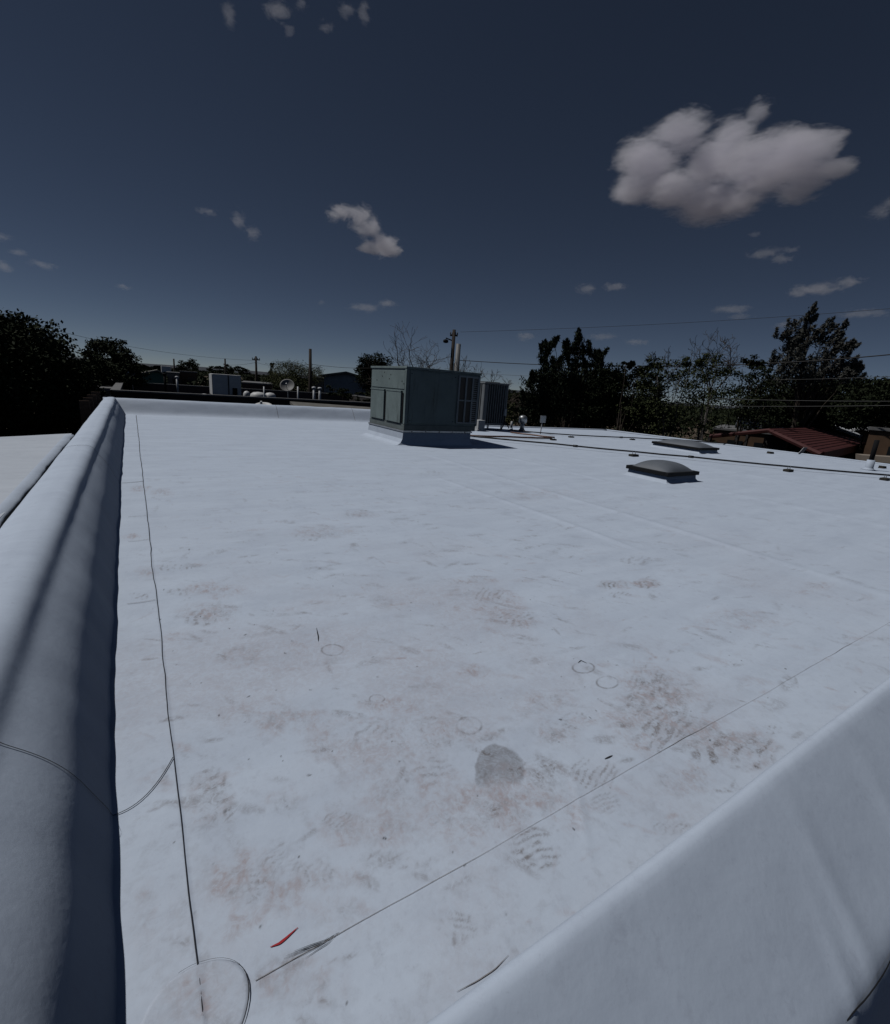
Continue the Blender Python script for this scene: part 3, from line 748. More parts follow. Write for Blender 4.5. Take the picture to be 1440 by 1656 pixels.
# ------------------------------------------------------------------ split condenser behind it
c0 = deck(783, 696); cx0, cy0 = float(c0[0])-.10, float(c0[1])
cw, cd = 0.86, 0.80; zs, zt2 = ROOF + .17, float(atY(800, 617.5, cy0)[2])
cd_ = thing('condenser_unit', 'grey louvred condenser standing on short legs just right of the big rooftop unit', 'air conditioner', (cx0+cw/2, cy0+cd/2, ROOF))
for sx in (0.06, cw-.10):
    for sy in (.05, cd-.09):
        MB().box((cx0+sx, cy0+sy, ROOF-.004), (cx0+sx+.045, cy0+sy+.045, zs)).build('leg', 'galv', cd_)
MB().box((cx0+.0, cy0-.01, zs-.02), (cx0+cw, cy0+cd, zs+.045)).build('base_pan', 'cond', cd_, bevel=.005)
MB().box((cx0+.045, cy0+.045, zs+.045), (cx0+cw-.045, cy0+cd-.045, zt2-.07)).build('condenser_coil', 'coil', cd_)
for sx in (0, 1):
    for sy in (0, 1):
        wc = .15 if (sx, sy) == (0, 0) else .06
        ax0 = cx0 if sx == 0 else cx0+cw-wc; ay0 = cy0 if sy == 0 else cy0+cd-wc
        MB().box((ax0, ay0, zs+.045), (ax0+wc, ay0+wc, zt2-.07)).build('corner_post', 'cond', cd_, bevel=.03 if wc > .1 else .012)
for k in range(8):
    xx = cx0+.19 + (cw-.28)*k/7
    MB().box((xx-.007, cy0+.0, zs+.05), (xx+.007, cy0+.044, zt2-.075)).build('louver', 'bar', cd_)
for k in range(7):
    yy_ = cy0+.19 + (cd-.30)*k/6
    for xx in (cx0, cx0+cw-.044):
        MB().box((xx, yy_-.012, zs+.05), (xx+.044, yy_+.012, zt2-.075)).build('louver', 'cond', cd_)
MB().box((cx0-.012, cy0-.012, zt2-.07), (cx0+cw+.012, cy0+cd+.012, zt2-.02)).build('top_cover', 'cond', cd_, bevel=.012)
fg = MB()
for r_ in (.08, .16, .24, .32): fg.tube([(cx0+cw/2+r_*math.cos(a), cy0+cd/2+r_*math.sin(a), zt2-.005) for a in np.linspace(0, 2*math.pi, 25)], .004, 5, False)
for a in np.linspace(0, math.pi, 7)[:-1]: fg.tube([(cx0+cw/2+.33*math.cos(a), cy0+cd/2+.33*math.sin(a), zt2-.012), (cx0+cw/2-.33*math.cos(a), cy0+cd/2-.33*math.sin(a), zt2-.012)], .004, 5)
fg.build('fan_guard', 'black', cd_)
MB().box((cx0+cw-.10, cy0-.045, zs+.26), (cx0+cw-.02, cy0-.001, zs+.46)).build('disconnect_box', 'pvc', cd_, bevel=.006)
MB().tube([(cx0+cw-.06, cy0-.025, zs+.26), (cx0+cw-.08, cy0-.04, zs+.02), (cx0+cw-.2, cy0-.09, ROOF+.05), (cx0+cw-.45, cy0-.12, ROOF+.03)], .014, 7).build('conduit', 'black', cd_)
MB().tube([(cx0+cw-.02, cy0-.0, zs+.1), (cx0+cw+.10, cy0-.06, ROOF+.10), (cx0+cw+.02, cy0-.12, ROOF+.035), (cx0+cw+.6, cy0-.22, ROOF+.03)], .018, 7).build('conduit', 'black', cd_)
# pale blocks under its left front leg
b_ = deck(776, 697)
o = MB().box((b_[0]-.10, b_[1]-.05, ROOF-.004), (b_[0]+.13, b_[1]+.2, ROOF+.30)).box((b_[0]-.13, b_[1]-.07, ROOF-.003), (b_[0]+.17, b_[1]+.24, ROOF+.05)).build('junction_pedestal', 'pvc', None, bevel=.008)
tag(o, 'small white box pedestal between the rooftop unit and the condenser', 'box')

# ------------------------------------------------------------------ pipes and supports on the deck
def roof_pts(pxs, dz=0.0):
    return [V(deck(*q)) + Vector((0, 0, dz)) for q in pxs]
def pipe(pxs, r, dz, m, name, label, fit=()):
    p = roof_pts(pxs, 0.0); t = thing(name, label, 'pipe', p[0])
    pts = [q + Vector((0, 0, dz)) for q in p]
    full = []
    for a, b in zip(pts[:-1], pts[1:]):
        n = max(2, int((b-a).length/.4))
        for k in range(n): 
            q = a.lerp(b, k/n); q.z += -.006*math.sin(math.pi*k/n); full.append(q)
    full.append(pts[-1])
    MB().tube(full, r, 8).build('pipe', m, t, True)
    for f_ in fit:
        c = V(deck(*f_)); best = min(range(len(full)-1), key=lambda k: (full[k]-c).length); d = (full[best+1]-full[best]).normalized()
        MB().tube([full[best]-d*.05, full[best]+d*.05], r*1.55, 8).build('coupling', m, t, True)
    return full
g1_ = pipe([(757,709.5),(900,723),(1025,735.5),(1117,744),(1275,760),(1430,773.5),(1520,782)], .017, .07, 'gas', 'gas_pipe', 'long black gas pipe running past the domed skylight to the right edge', ((1117,744),(940,727)))
g2_ = pipe([(846,700),(924,706),(1024,710.5),(1110,714.5),(1180,720)], .016, .05, 'gas', 'gas_pipe', 'black pipe near the far roof edge, behind the far skylight', ((1000,709),))
pipe([(757,707.5),(820,709),(893,711.5)], .022, .045, 'copper', 'drain_pipe', 'rusty brown pipe ending beside the condenser, nearer of two')
pipe([(826,702),(860,706),(897,710.5)], .020, .05, 'copper', 'drain_pipe', 'short rusty brown pipe slanting from the condenser to the other brown pipe')
def block(px, py, label, s=1.0):
    p = deck(px, py); o = thing('pipe_support', label, 'pipe support', p, 'blocks carrying the gas pipes')
    MB().box((p[0]-.10*s, p[1]-.055*s, ROOF-.003), (p[0]+.10*s, p[1]+.055*s, ROOF+.045*s)).build('block', 'woodblk', o, bevel=.006)
    MB().tube([(p[0]-.05*s, p[1], ROOF+.04*s), (p[0]-.05*s, p[1], ROOF+.105*s)], .006, 6).build('clamp_rod', 'galv', o)
    MB().tube([(p[0]+.05*s, p[1], ROOF+.04*s), (p[0]+.05*s, p[1], ROOF+.105*s)], .006, 6).build('clamp_rod', 'galv', o)
for px_, py_, lb_ in ((1025,738,'pipe block under the gas pipe just beyond the nearer skylight'), (1275,762.5,'pipe block under the gas pipe, midway between skylight and right edge of the photo'),
                      (1431,776.5,'pipe block under the gas pipe at the right edge of the photo'), (895,712,'pipe block under the end of the rusty pipe right of the condenser'),
                      (924,707.5,'pipe block under the far pipe, nearest the condenser'), (1023,711.5,'pipe block under the far pipe beside the far skylight')):
    block(px_, py_, lb_, 1.0 if py_ > 720 else .8)
for px_, py_, w_, lb_ in ((1246,733.5,.10,'small dark block lying near the right roof edge by the red carport'), (1427,757,.10,'small dark block lying near the roof edge beside the black vent stack')):
    p = deck(px_, py_); o = MB().hexa([(p[0]-w_, p[1]-.05, ROOF-.003), (p[0]+w_, p[1]-.06, ROOF-.003), (p[0]+w_, p[1]+.06, ROOF-.003), (p[0]-w_, p[1]+.05, ROOF-.003), (p[0]-w_*.9, p[1]-.045, ROOF+.06), (p[0]+w_*.9, p[1]-.05, ROOF+.05), (p[0]+w_*.85, p[1]+.05, ROOF+.05), (p[0]-w_*.9, p[1]+.045, ROOF+.06)]).build('ballast_block', 'woodblk', None, bevel=.006)
    tag(o, lb_, 'block')

# ------------------------------------------------------------------ skylights
def skylight(xa, xb, ya, yb, hh, dome_h, label):
    t = thing('skylight', label, 'skylight', ((xa+xb)/2, (ya+yb)/2, ROOF), 'domed skylights on the roof')
    c = MB(); prof = [(.075, -.003), (.03, .012), (.008, .04), (0, hh)]; 
    for o_, z_ in prof: c.v += [(xa-o_, ya-o_, ROOF+z_), (xb+o_, ya-o_, ROOF+z_), (xb+o_, yb+o_, ROOF+z_), (xa-o_, yb+o_, ROOF+z_)]
    c.f = [(k*4+j, k*4+(j+1) % 4, (k+1)*4+(j+1) % 4, (k+1)*4+j) for k in range(3) for j in range(4)] + [(12, 13, 14, 15)]
    c.build('curb', 'memb', t)
    fr_ = MB()
    e = .035
    for lo, hi in (((xa-e, ya-e), (xb+e, ya+.03)), ((xa-e, yb-.03), (xb+e, yb+e)), ((xa-e, ya+.03), (xa+.03, yb-.03)), ((xb-.03, ya+.03), (xb+e, yb-.03))):
        fr_.box((lo[0], lo[1], ROOF+hh-.018), (hi[0], hi[1], ROOF+hh+.036))
    fr_.build('frame', 'frame', t, bevel=.006)
    n = 25; u = np.linspace(-1, 1, n); U, W_ = np.meshgrid(u, u, indexing='ij')
    z = dome_h * ((1-U**4)*(1-W_**4))**.75 * (1 - .22*(U*U+W_*W_)) + ROOF + hh + .026
    X_ = (xa+xb)/2 + U*(xb-xa)/2*.985; YY = (ya+yb)/2 + W_*(yb-ya)/2*.985
    np_mesh('dome', np.stack([X_, YY, z], -1).reshape(-1, 3), grid_quads(n, n), 'dome', t)
skylight(5.80*H, 6.46*H, 3.63*H, 4.22*H, .115, .125, 'nearer domed skylight with grey dome and dark frame, in front of the gas pipe')
skylight(10.38*H, 11.10*H, 5.86*H, 7.0*H, .10, .12, 'farther long low skylight behind the gas pipe near the roof edge')

# ------------------------------------------------------------------ vents and posts
p = deck(844, 697.5); t = thing('exhaust_vent', 'shiny galvanised exhaust vent with round cap right of the condenser', 'vent', p)
MB().lathe([(.13, 0), (.075, .06), (.07, .08)], p, 16).build('flashing_cone', 'galv', t, True)
MB().lathe([(.062, .05), (.062, .26)], p, 16).build('stem', 'galv', t, True)
MB().lathe([(.075, .24), (.12, .27), (.125, .38), (.11, .44), (.05, .475), (.01, .48)], p, 18).build('cap', 'galv', t, True)
p = deck(827, 694.5); t = thing('vent_pipe', 'short white pipe stub between the condenser and the metal vent', 'pipe', p)
MB().lathe([(.06, 0), (.045, .03), (.04, .05)], p, 12).build('boot', 'memb', t, True); MB().lathe([(.036, .03), (.036, .24), (.03, .245)], p, 12).build('pipe', 'pvc', t, True)
p = deck(874, 702); t = thing('marker_post', 'small grey square plate on a thin white post right of the metal vent', 'post', p)
MB().tube([(p[0], p[1], ROOF-.005), (p[0]+.03, p[1], ROOF+.38)], .014, 8).build('post', 'pvc', t)
MB().box((p[0]-.06, p[1]-.02, ROOF+.33), (p[0]+.14, p[1]+.02, ROOF+.53)).build('plate', 'galv', t, bevel=.012)
p = deck(1405, 760); t = thing('vent_stack', 'tall black vent stack rising from a white boot at the right roof edge', 'pipe', p)
MB().lathe([(.15, 0), (.085, .03), (.075, .06), (.075, .22), (.06, .225)], p, 16).build('boot', 'memb', t, True)
MB().lathe([(.046, .05), (.046, .66), (.038, .665)], p, 14).build('pipe', 'black', t, True)
p = atX(1289, 737, right_x(5.0)-.15); p[2] = ROOF
t = thing('edge_sign', 'small leaning white card at the right roof edge in front of the carport', 'sign', p)
MB().hexa([(p[0]-.09, p[1]-.05, ROOF-.004), (p[0]+.11, p[1]-.07, ROOF-.004), (p[0]+.11, p[1]-.06, ROOF-.004), (p[0]-.09, p[1]-.04, ROOF-.004), (p[0]-.01, p[1]-.13, ROOF+.20), (p[0]+.19, p[1]-.15, ROOF+.2), (p[0]+.19, p[1]-.14, ROOF+.2), (p[0]-.01, p[1]-.12, ROOF+.2)]).build('card', 'pvc', t)
MB().tube([(p[0]+.09, p[1]-.09, ROOF+.1), (p[0]+.15, p[1]+.07, ROOF-.003)], .008, 6).build('prop', 'galv', t)

#--BACKGROUND--
# ------------------------------------------------------------------ dark flat-roofed neighbour behind the far parapet
NBY = 20.0
nb = thing('dark_flat_building', 'dark low building with grey parapet caps directly behind the far white parapet', 'building', (4, NBY, 0))
xa, xb, yb_ = -0.62, 12.0, 30.5
zr = 3.75; zp = 4.25
MB().box((xa, NBY, 0), (xb, yb_, zr)).build('wall', 'darkwall', nb)
MB().box((xa+.25, NBY+.25, zr), (xb-.25, yb_-.25, zr+.03)).build('roof_deck', 'darkroof', nb)
for lo, hi in (((xa, NBY), (xb, NBY+.24)), ((xa, yb_-.24), (xb, yb_)), ((xa, NBY+.24), (xa+.24, yb_-.24)), ((xb-.24, NBY+.24), (xb, yb_-.24))):
    w_ = MB().box((lo[0], lo[1], zr-.0), (hi[0], hi[1], zp-.05)).build('parapet', 'pinkish' if lo[1] > 25 else 'darkwall', nb)
    MB().box((lo[0]-.02, lo[1]-.02, zp-.05), (hi[0]+.02, hi[1]+.02, zp)).build('cap', 'capgrey', w_)
for k in range(3):
    yy_ = NBY + 2.6 + 2.4*k; MB().box((xa+.26, yy_, zr+.03), (xb-.26, yy_+.12, zr+.16)).build('roof_ridge', 'pinkish' if k == 1 else 'capgrey', nb)
def on_nb(px, py, Y): return atY(px, py, Y)
# box cooler on its roof
a = on_nb(343, 604, 25.5); b = on_nb(390, 636, 25.5)
t = thing('evaporative_cooler', 'boxy grey cooler with one white sunlit side on the dark roof', 'air conditioner', ((a[0]+b[0])/2, 25.7, zr))
zt_, zb_ = a[2], zr + .28
MB().box((a[0], 25.4, zb_), (b[0], 26.4, zt_)).build('cabinet', 'white', t, bevel=.02)
MB().box((a[0]-.03, 25.42, zb_), (a[0]-.002, 26.38, zt_-.02)).build('side_panel', 'white', t)
MB().box((a[0]+.66, 25.37, zb_+.02), (a[0]+.70, 25.399, zt_-.03)).build('panel_joint', 'darkwall', t)
MB().box((a[0]+.85, 25.33, zb_+.02), (a[0]+1.05, 25.395, zb_+.35)).build('access_hatch', 'black', t)
for sx in (a[0]+.04, b[0]-.10):
    for sy in (25.42, 26.28): MB().box((sx, sy, zr+.02), (sx+.06, sy+.06, zb_)).build('leg', 'capgrey', t)
def dish(c, r, aim, zbase, label, mast=None):
    c = V(c); aim = Vector(aim).normalized()
    t = thing('satellite_dish', label, 'satellite dish', (c.x, c.y, zbase))
    prof = [(r*k/8, r*.32*(k/8)**2) for k in range(1, 9)]; back = [(rr, h_-.012) for rr, h_ in prof[::-1]]
    MB().lathe(prof + back, c - aim*(r*.1), 24, aim).build('reflector', 'capgrey' if not mast else 'white', t, True)
    MB().tube([c - aim*.03, c - aim*.12, Vector((c.x - aim.x*.15, c.y - aim.y*.15, zbase-.004))], .022, 8).build('mast', 'galv', t)
    MB().tube([c - Vector((0, 0, r*.8)), c + aim*r*.9 - Vector((0, 0, r*.3))], .012, 6).build('feed_arm', 'galv', t)
    MB().tube([c + aim*r*.86 - Vector((0, 0, r*.3)), c + aim*r*1.05 - Vector((0, 0, r*.22))], .03, 8).build('feed_horn', 'pvc', t)
dish(on_nb(465, 624, 23.5), .33, (-.35, -.75, .55), zr, 'round satellite dish on the dark roof, right of the boxy cooler')
dish(on_nb(211, 606, 29.0), .24, (-.4, -.6, .8), zr, 'small pale satellite dish at the far left of the dark roof')
# flue pipes on the dark roof
def flue(px, pt, pb, Y, r, label, cap=True, m='pvc'):
    p = on_nb(px, pt, Y); t = thing('vent_pipe', label, 'pipe', (p[0], Y, zr))
    base = (p[0], Y, zr - .002); hgt = p[2] - zr
    MB().lathe([(r*2.2, 0), (r*1.2, .06), (r, .08)], base, 10).build('boot', 'capgrey', t, True)
    MB().lathe([(r, .05), (r, hgt - (.06 if cap else 0))], base, 10).build('pipe', m, t, True)
    if cap: MB().lathe([(r*1.1, hgt-.10), (r*1.9, hgt-.07), (r*1.7, hgt-.02), (r*.5, hgt)], base, 10).build('cap', m, t, True)
flue(427, 625, 644, 20.6, .028, 'thin white pipe at the dark parapet left of the satellite dish', False)
flue(482, 625, 646, 20.6, .032, 'thin white pipe at the dark parapet right of the satellite dish', False)
flue(508, 625, 648, 20.8, .05, 'left one of two capped white flues near the slate-blue house')
flue(517.5, 626, 648, 20.8, .05, 'right one of two capped white flues near the slate-blue house')
flue(266, 603, 620, 29.5, .06, 'dark flue on the left part of the dark roof', True, 'black')
flue(286, 608, 620, 29.6, .05, 'short white pipe at the rear parapet, right of the dark flue')
p = on_nb(512.5, 627, 20.8)
# low white covers on the dark roof
for px_, py_, w_, Y, lb_ in ((418, 632, .42, 27, 'low white roof cover left of the dish, larger of two'), (437, 634.5, .30, 27, 'low white roof cover nearest the dish, smaller of two'), (399, 630, .18, 27.5, 'tiny white roof vent beside the boxy cooler'), (330, 629, .3, 21.5, 'small pale roof hatch on the dark roof left of the cooler')):
    p = on_nb(px_, py_, Y); o = thing('roof_cover', lb_, 'roof vent', (p[0], Y, zr))
    MB().lathe([(w_, 0), (w_, .24), (w_*.92, .34), (w_*.6, .43), (w_*.1, .46)], (p[0], Y, zr), 16).build('dome', 'white', o, True)
    MB().box((p[0]-w_*1.15, Y-w_*1.15, zr), (p[0]+w_*1.15, Y+w_*1.15, zr+.09)).build('curb', 'capgrey', o)
# white dish whose rim shows over the far parapet, on the outer wall
dish(atY(425, 661, far_y(4.4) + .75), .27, (-.2, -.35, .9), ROOF - .35, 'white curved dish rim peeking just above the far white parapet', True)
ms = MB(); pm = atY(425, 661, far_y(4.4) + .75); o = bpy.data.objects['satellite_dish.002']
MB().tube([(pm[0]+.03, pm[1]+.05, ROOF-.30), (pm[0]+.03, far_y(4.4)+.2, ROOF-.45)], .025, 8).build('wall_arm', 'galv', o)

# sloping patio roof between the two buildings
pr = thing('patio_cover', 'grey sloping patio roof just left of the big rooftop unit', 'patio roof', (7.5, 17, 0))
q0 = atY(469, 649, 19.2); q1 = atY(600, 663, 19.2)
MB().hexa([(q0[0], 15.0, 3.25), (13, 15.0, 3.25), (13, 19.2, q1[2]-.1), (q0[0], 19.2, q0[2]-.1), (q0[0], 15.0, 3.33), (13, 15.0, 3.33), (13, 19.2, q1[2]), (q0[0], 19.2, q0[2])]).build('roof', 'tanroof', pr)
for sx in (q0[0]+.1, 12.7):
    MB().box((sx, 15.2, 0), (sx+.12, 15.32, 3.27)).build('post', 'wood', pr); MB().box((sx, 18.9, 0), (sx+.12, 19.02, 3.8)).build('post', 'wood', pr)
MB().box((q0[0]-.04, 15.0, 3.15), (13.04, 15.05, 3.36)).build('fascia', 'wood', pr)

# ------------------------------------------------------------------ houses further back
def gable_house(name, label, px0, px1, pxa, eave_y, apex_y, D, depth, wall, roof, zbase=0.0, ov=.35):
    """gable end facing the camera"""
    L_ = far(px0, eave_y, D); R_ = far(px1, eave_y, D); A_ = far(pxa, apex_y, D)
    ze = (L_[2]+R_[2])/2
    d = Vector((R_[0]-L_[0], R_[1]-L_[1], 0)); w = d.length; d.normalize(); nrm = Vector((-d.y, d.x, 0))
    if nrm.dot(Vector((L_[0], L_[1], 0))) < 0: nrm = -nrm
    t = thing(name, label, 'house', (L_[0], L_[1], 0))
    Lv, Rv = Vector((L_[0], L_[1], 0)), Vector((R_[0], R_[1], 0)); mid = (Lv+Rv)/2; s_ = max(.3, min(.7, (Vector((A_[0], A_[1], 0))-Lv).dot(d)/w)); ap = Lv + d*w*s_
    poly = [Lv, Rv, Rv+Vector((0, 0, ze)), ap+Vector((0, 0, A_[2])), Lv+Vector((0, 0, ze))]
    MB().prism(poly, nrm*depth).build('wall', wall, t)
    for a_, e_ in ((Lv, -1), (Rv, 1)):
        ev = a_ + d*e_*ov + Vector((0, 0, ze - ov*(A_[2]-ze)/(w*.5) + .02)); apv = ap + Vector((0, 0, A_[2]+.02)); f = -nrm*ov
        MB().prism([ev+f, apv+f, apv+f+Vector((0, 0, .14)), ev+f+Vector((0, 0, .14))], nrm*(depth+2*ov)).build('roof', roof, t)
    return t, Lv, d, w, nrm, ze
t, Lv, d, w, nrm, ze = gable_house('gable_house', 'slate-blue house with low gable between the pale willow and the rooftop unit', 524, 592, 560, 611, 604, 40, 9, 'slate', 'tanroof')
c = Lv + d*(-.9) 
MB().prism([c, c+d*.86, c+d*.86+Vector((0, 0, ze-.1)), c+Vector((0, 0, ze-.1))], nrm*5).build('porch_wall', 'beige', t)
k = Lv + d*w*.30
wo = MB().prism([k-nrm*.05+Vector((0, 0, 2.2)), k+d*1.0-nrm*.05+Vector((0, 0, 2.2)), k+d*1.0-nrm*.05+Vector((0, 0, 3.3)), k-nrm*.05+Vector((0, 0, 3.3))], nrm*.04).build('window', 'glass', t)
for z_ in np.arange(1.6, ze-.1, .28):
    MB().prism([Lv-nrm*.018+Vector((0, 0, z_)), Lv+d*w-nrm*.018+Vector((0, 0, z_)), Lv+d*w-nrm*.018+Vector((0, 0, z_+.03)), Lv-nrm*.018+Vector((0, 0, z_+.03))], nrm*.016).build('siding_board', 'slate', t)
gable_house('gable_house', 'small house with teal gable seen over the left of the dark roof', 225, 268, 264, 607, 601, 62, 10, 'teal', 'tanroof')
def block_house(label, px0, px1, top, D, depth, wall, win=2, z0=0):
    L_ = far(px0, top, D); R_ = far(px1, top, D); d = Vector((R_[0]-L_[0], R_[1]-L_[1], 0)); w = d.length; d.normalize(); nrm = Vector((-d.y, d.x, 0))
    if nrm.dot(Vector((L_[0], L_[1], 0))) < 0: nrm = -nrm
    zt_ = min(L_[2], R_[2]); t = thing('flat_house', label, 'house', (L_[0], L_[1], 0)); Lv = Vector((L_[0], L_[1], 0))
    MB().prism([Lv, Lv+d*w, Lv+d*w+nrm*depth, Lv+nrm*depth], (0, 0, zt_)).build('wall', wall, t)
    MB().prism([Lv-d*.08-nrm*.08+Vector((0, 0, zt_)), Lv+d*(w+.08)-nrm*.08+Vector((0, 0, zt_)), Lv+d*(w+.08)+nrm*(depth+.08)+Vector((0, 0, zt_)), Lv-d*.08+nrm*(depth+.08)+Vector((0, 0, zt_))], (0, 0, .12)).build('roof', 'capgrey', t)
    for k in range(win):
        q = Lv + d*w*((k+.6)/(win+.4)) - nrm*.04
        MB().prism([q+Vector((0, 0, zt_-1.6)), q+d*.9+Vector((0, 0, zt_-1.6)), q+d*.9+Vector((0, 0, zt_-.6)), q+Vector((0, 0, zt_-.6))], nrm*.03).build('window', 'glass', t)
    return t
block_house('plain beige flat house behind the left flue pipes', 270, 290, 603, 66, 8, 'beige', 1)
block_house('brown flat house left of the boxy cooler', 291, 318, 601, 72, 8, 'brown', 1)
block_house('long reddish-brown house behind the dish and the dark roof', 392, 440, 620, 44, 8, 'pinkish', 2)
block_house('tan mud-walled house at the left beyond the board screen', 155, 192, 619, 33, 6, 'brown', 0)
block_house('low pale-pink garden wall house at the left end of the dark building', 152, 189, 631, 26, 3, 'beige', 0)
block_house('small pale grey shed left of the teal gable', 184, 205, 611, 48, 5, 'capgrey', 0)
# far white tank on legs behind the teal gable
p = far(267, 592, 90); t = thing('water_tank', 'pale boxy tank on the skyline behind the teal gable', 'tank', (p[0], p[1], 0))
MB().box((p[0]-.55, p[1]-.5, p[2]-1.0), (p[0]+.75, p[1]+.5, p[2])).build('tank', 'white', t, bevel=.05)
for sx in (-.45, .6):
    for sy in (-.4, .3): MB().box((p[0]+sx, p[1]+sy, 0), (p[0]+sx+.1, p[1]+sy+.1, p[2]-1.0)).build('leg', 'pole', t)

# ------------------------------------------------------------------ red carport and houses at the right
cp = thing('carport', 'red metal gabled carport with ribbed roof beyond the right roof edge', 'carport', (23, 8, 0))
ap = far(1245, 693, 23.0); rk = far(1331, 731, 20.5); lk = far(1150, 702, 24.2)
Ra = V(ap); Rr = V(rk); Rl = V(lk)
e1 = far(1322, 695, 33.0); Rb = V(e1); rid = Vector((Rb.x-Ra.x, Rb.y-Ra.y, 0)); rid = rid.normalized()*11.5
Rb = Ra + rid
dn = Vector((0, 0, -.06))
def slab(a, b, c, d, th=.06):
    return MB().hexa([a+Vector((0, 0, -th)), b+Vector((0, 0, -th)), c+Vector((0, 0, -th)), d+Vector((0, 0, -th)), a, b, c, d])
rs = slab(Ra, Rr, Rr+rid, Rb).build('roof', 'red', cp)
nrib = 11; upn = (Rr-Ra).cross(rid).normalized()
if upn.z < 0: upn = -upn
for k in range(nrib+1):
    a = Ra.lerp(Rr, k/nrib) + upn*.012; b = a + rid
    MB().tube([a, b], .011, 5).build('rib', 'red', rs)
ls = slab(Rl, Ra, Rb, Rl+rid).build('roof', 'red', cp)
MB().hexa([Rr+Vector((0, 0, -.30)), Rr+rid+Vector((0, 0, -.30)), Rr+rid+Vector((.06, -.06, -.30)), Rr+Vector((.06, -.06, -.30)), Rr+Vector((0, 0, .01)), Rr+rid+Vector((0, 0, .01)), Rr+rid+Vector((.06, -.06, .01)), Rr+Vector((.06, -.06, .01))]).build('eave_fascia', 'red', cp)
MB().tube([Rl+Vector((0, 0, -.1)), Ra+Vector((0, 0, -.08)), Rr+Vector((0, 0, -.1))], .09, 6).build('rake_trim', 'red', cp)
for q in (Rl, Rl.lerp(Ra, .5), Rr, Rr+rid*.33, Rr+rid*.66, Rr+rid, Rl+rid*.5, Rl+rid):
    MB().box((q.x-.06, q.y-.06, 0), (q.x+.06, q.y+.06, q.z-.1)).build('post', 'darkwall', cp)
# back wall panel inside the carport
bw = Rl + rid*.8; bw2 = Rr + rid*.8
MB().prism([Vector((bw.x, bw.y, 0)), Vector((bw2.x, bw2.y, 0)), Vector((bw2.x, bw2.y, bw2.z-.2)), Vector((Ra.x+rid.x*.8, Ra.y+rid.y*.8, Ra.z-.15)), Vector((bw.x, bw.y, bw.z-.2))], rid*.02).build('back_wall', 'darkwall', cp)
# house with solar panels behind
D_ = 38.0
sh = block_house('long low brown house carrying solar panels behind the red carport', 1155, 1312, 694, D_, 9, 'brown', 3)
sp = thing('solar_array', 'row of dark solar panels tilted on the roof behind the red carport', 'solar panels', V(far(1255, 692, D_+1.0)))
s0 = V(far(1188, 692, D_+.6)); s1 = V(far(1322, 692, D_+.6)); s0.z = s1.z = bpy.data.objects[sh.name].location.z + min(s0.z, s1.z)
dd = (s1-s0); dd.z = 0; nP = 6; stp = dd/nP; nn = Vector((-dd.y, dd.x, 0)).normalized(); nn = nn if nn.dot(s0) > 0 else -nn
zsol = float(far(1155, 694, D_)[2]) + .2
for k in range(nP):
    a = s0 + stp*(k+.03); b = s0 + stp*(k+.97); a.z = b.z = zsol
    up_ = nn*1.5 + Vector((0, 0, .62))
    pn_ = MB().hexa([a, b, b+up_, a+up_, a+Vector((0, 0, .04)), b+Vector((0, 0, .04)), b+up_+Vector((0, 0, .04)), a+up_+Vector((0, 0, .04))]).build('panel', 'solar', sp)
    MB().tube([a+Vector((0, 0, .05)), b+Vector((0, 0, .05)), b+up_+Vector((0, 0, .05)), a+up_+Vector((0, 0, .05)), a+Vector((0, 0, .05))], .022, 4).build('panel_frame', 'alu', pn_)
    MB().tube([a+up_*.9, a+nn*1.35+Vector((0, 0, -.1))], .03, 5).build('strut', 'galv', sp)
gable_house('white_roofed_shed', 'shed with pale sloping roof right of the solar panels', 1305, 1382, 1325, 701, 687, 34, 6, 'brown', 'white')
gable_house('white_roofed_shed', 'smaller pale-roofed shed beside the brown house at the right edge', 1378, 1420, 1395, 701, 694, 40, 6, 'brown', 'white')
block_house('brown mud-plastered house at the right edge beyond the carport', 1408, 1500, 695, 27, 7, 'brown', 1)
# low wall and rubble between carport and roof
o = MB().prism([V(far(1395, 745, 20.2))*1, V(far(1470, 752, 20.2)), V(far(1470, 741, 20.2)), V(far(1395, 736, 20.2))], (.4, .3, 0)).build('yard_wall', 'beige', None)
for v_ in o.data.vertices:
    if v_.co.z < 3.3: v_.co.z = 0
tag(o, 'tan yard wall at the right edge below the red carport roof', 'wall')

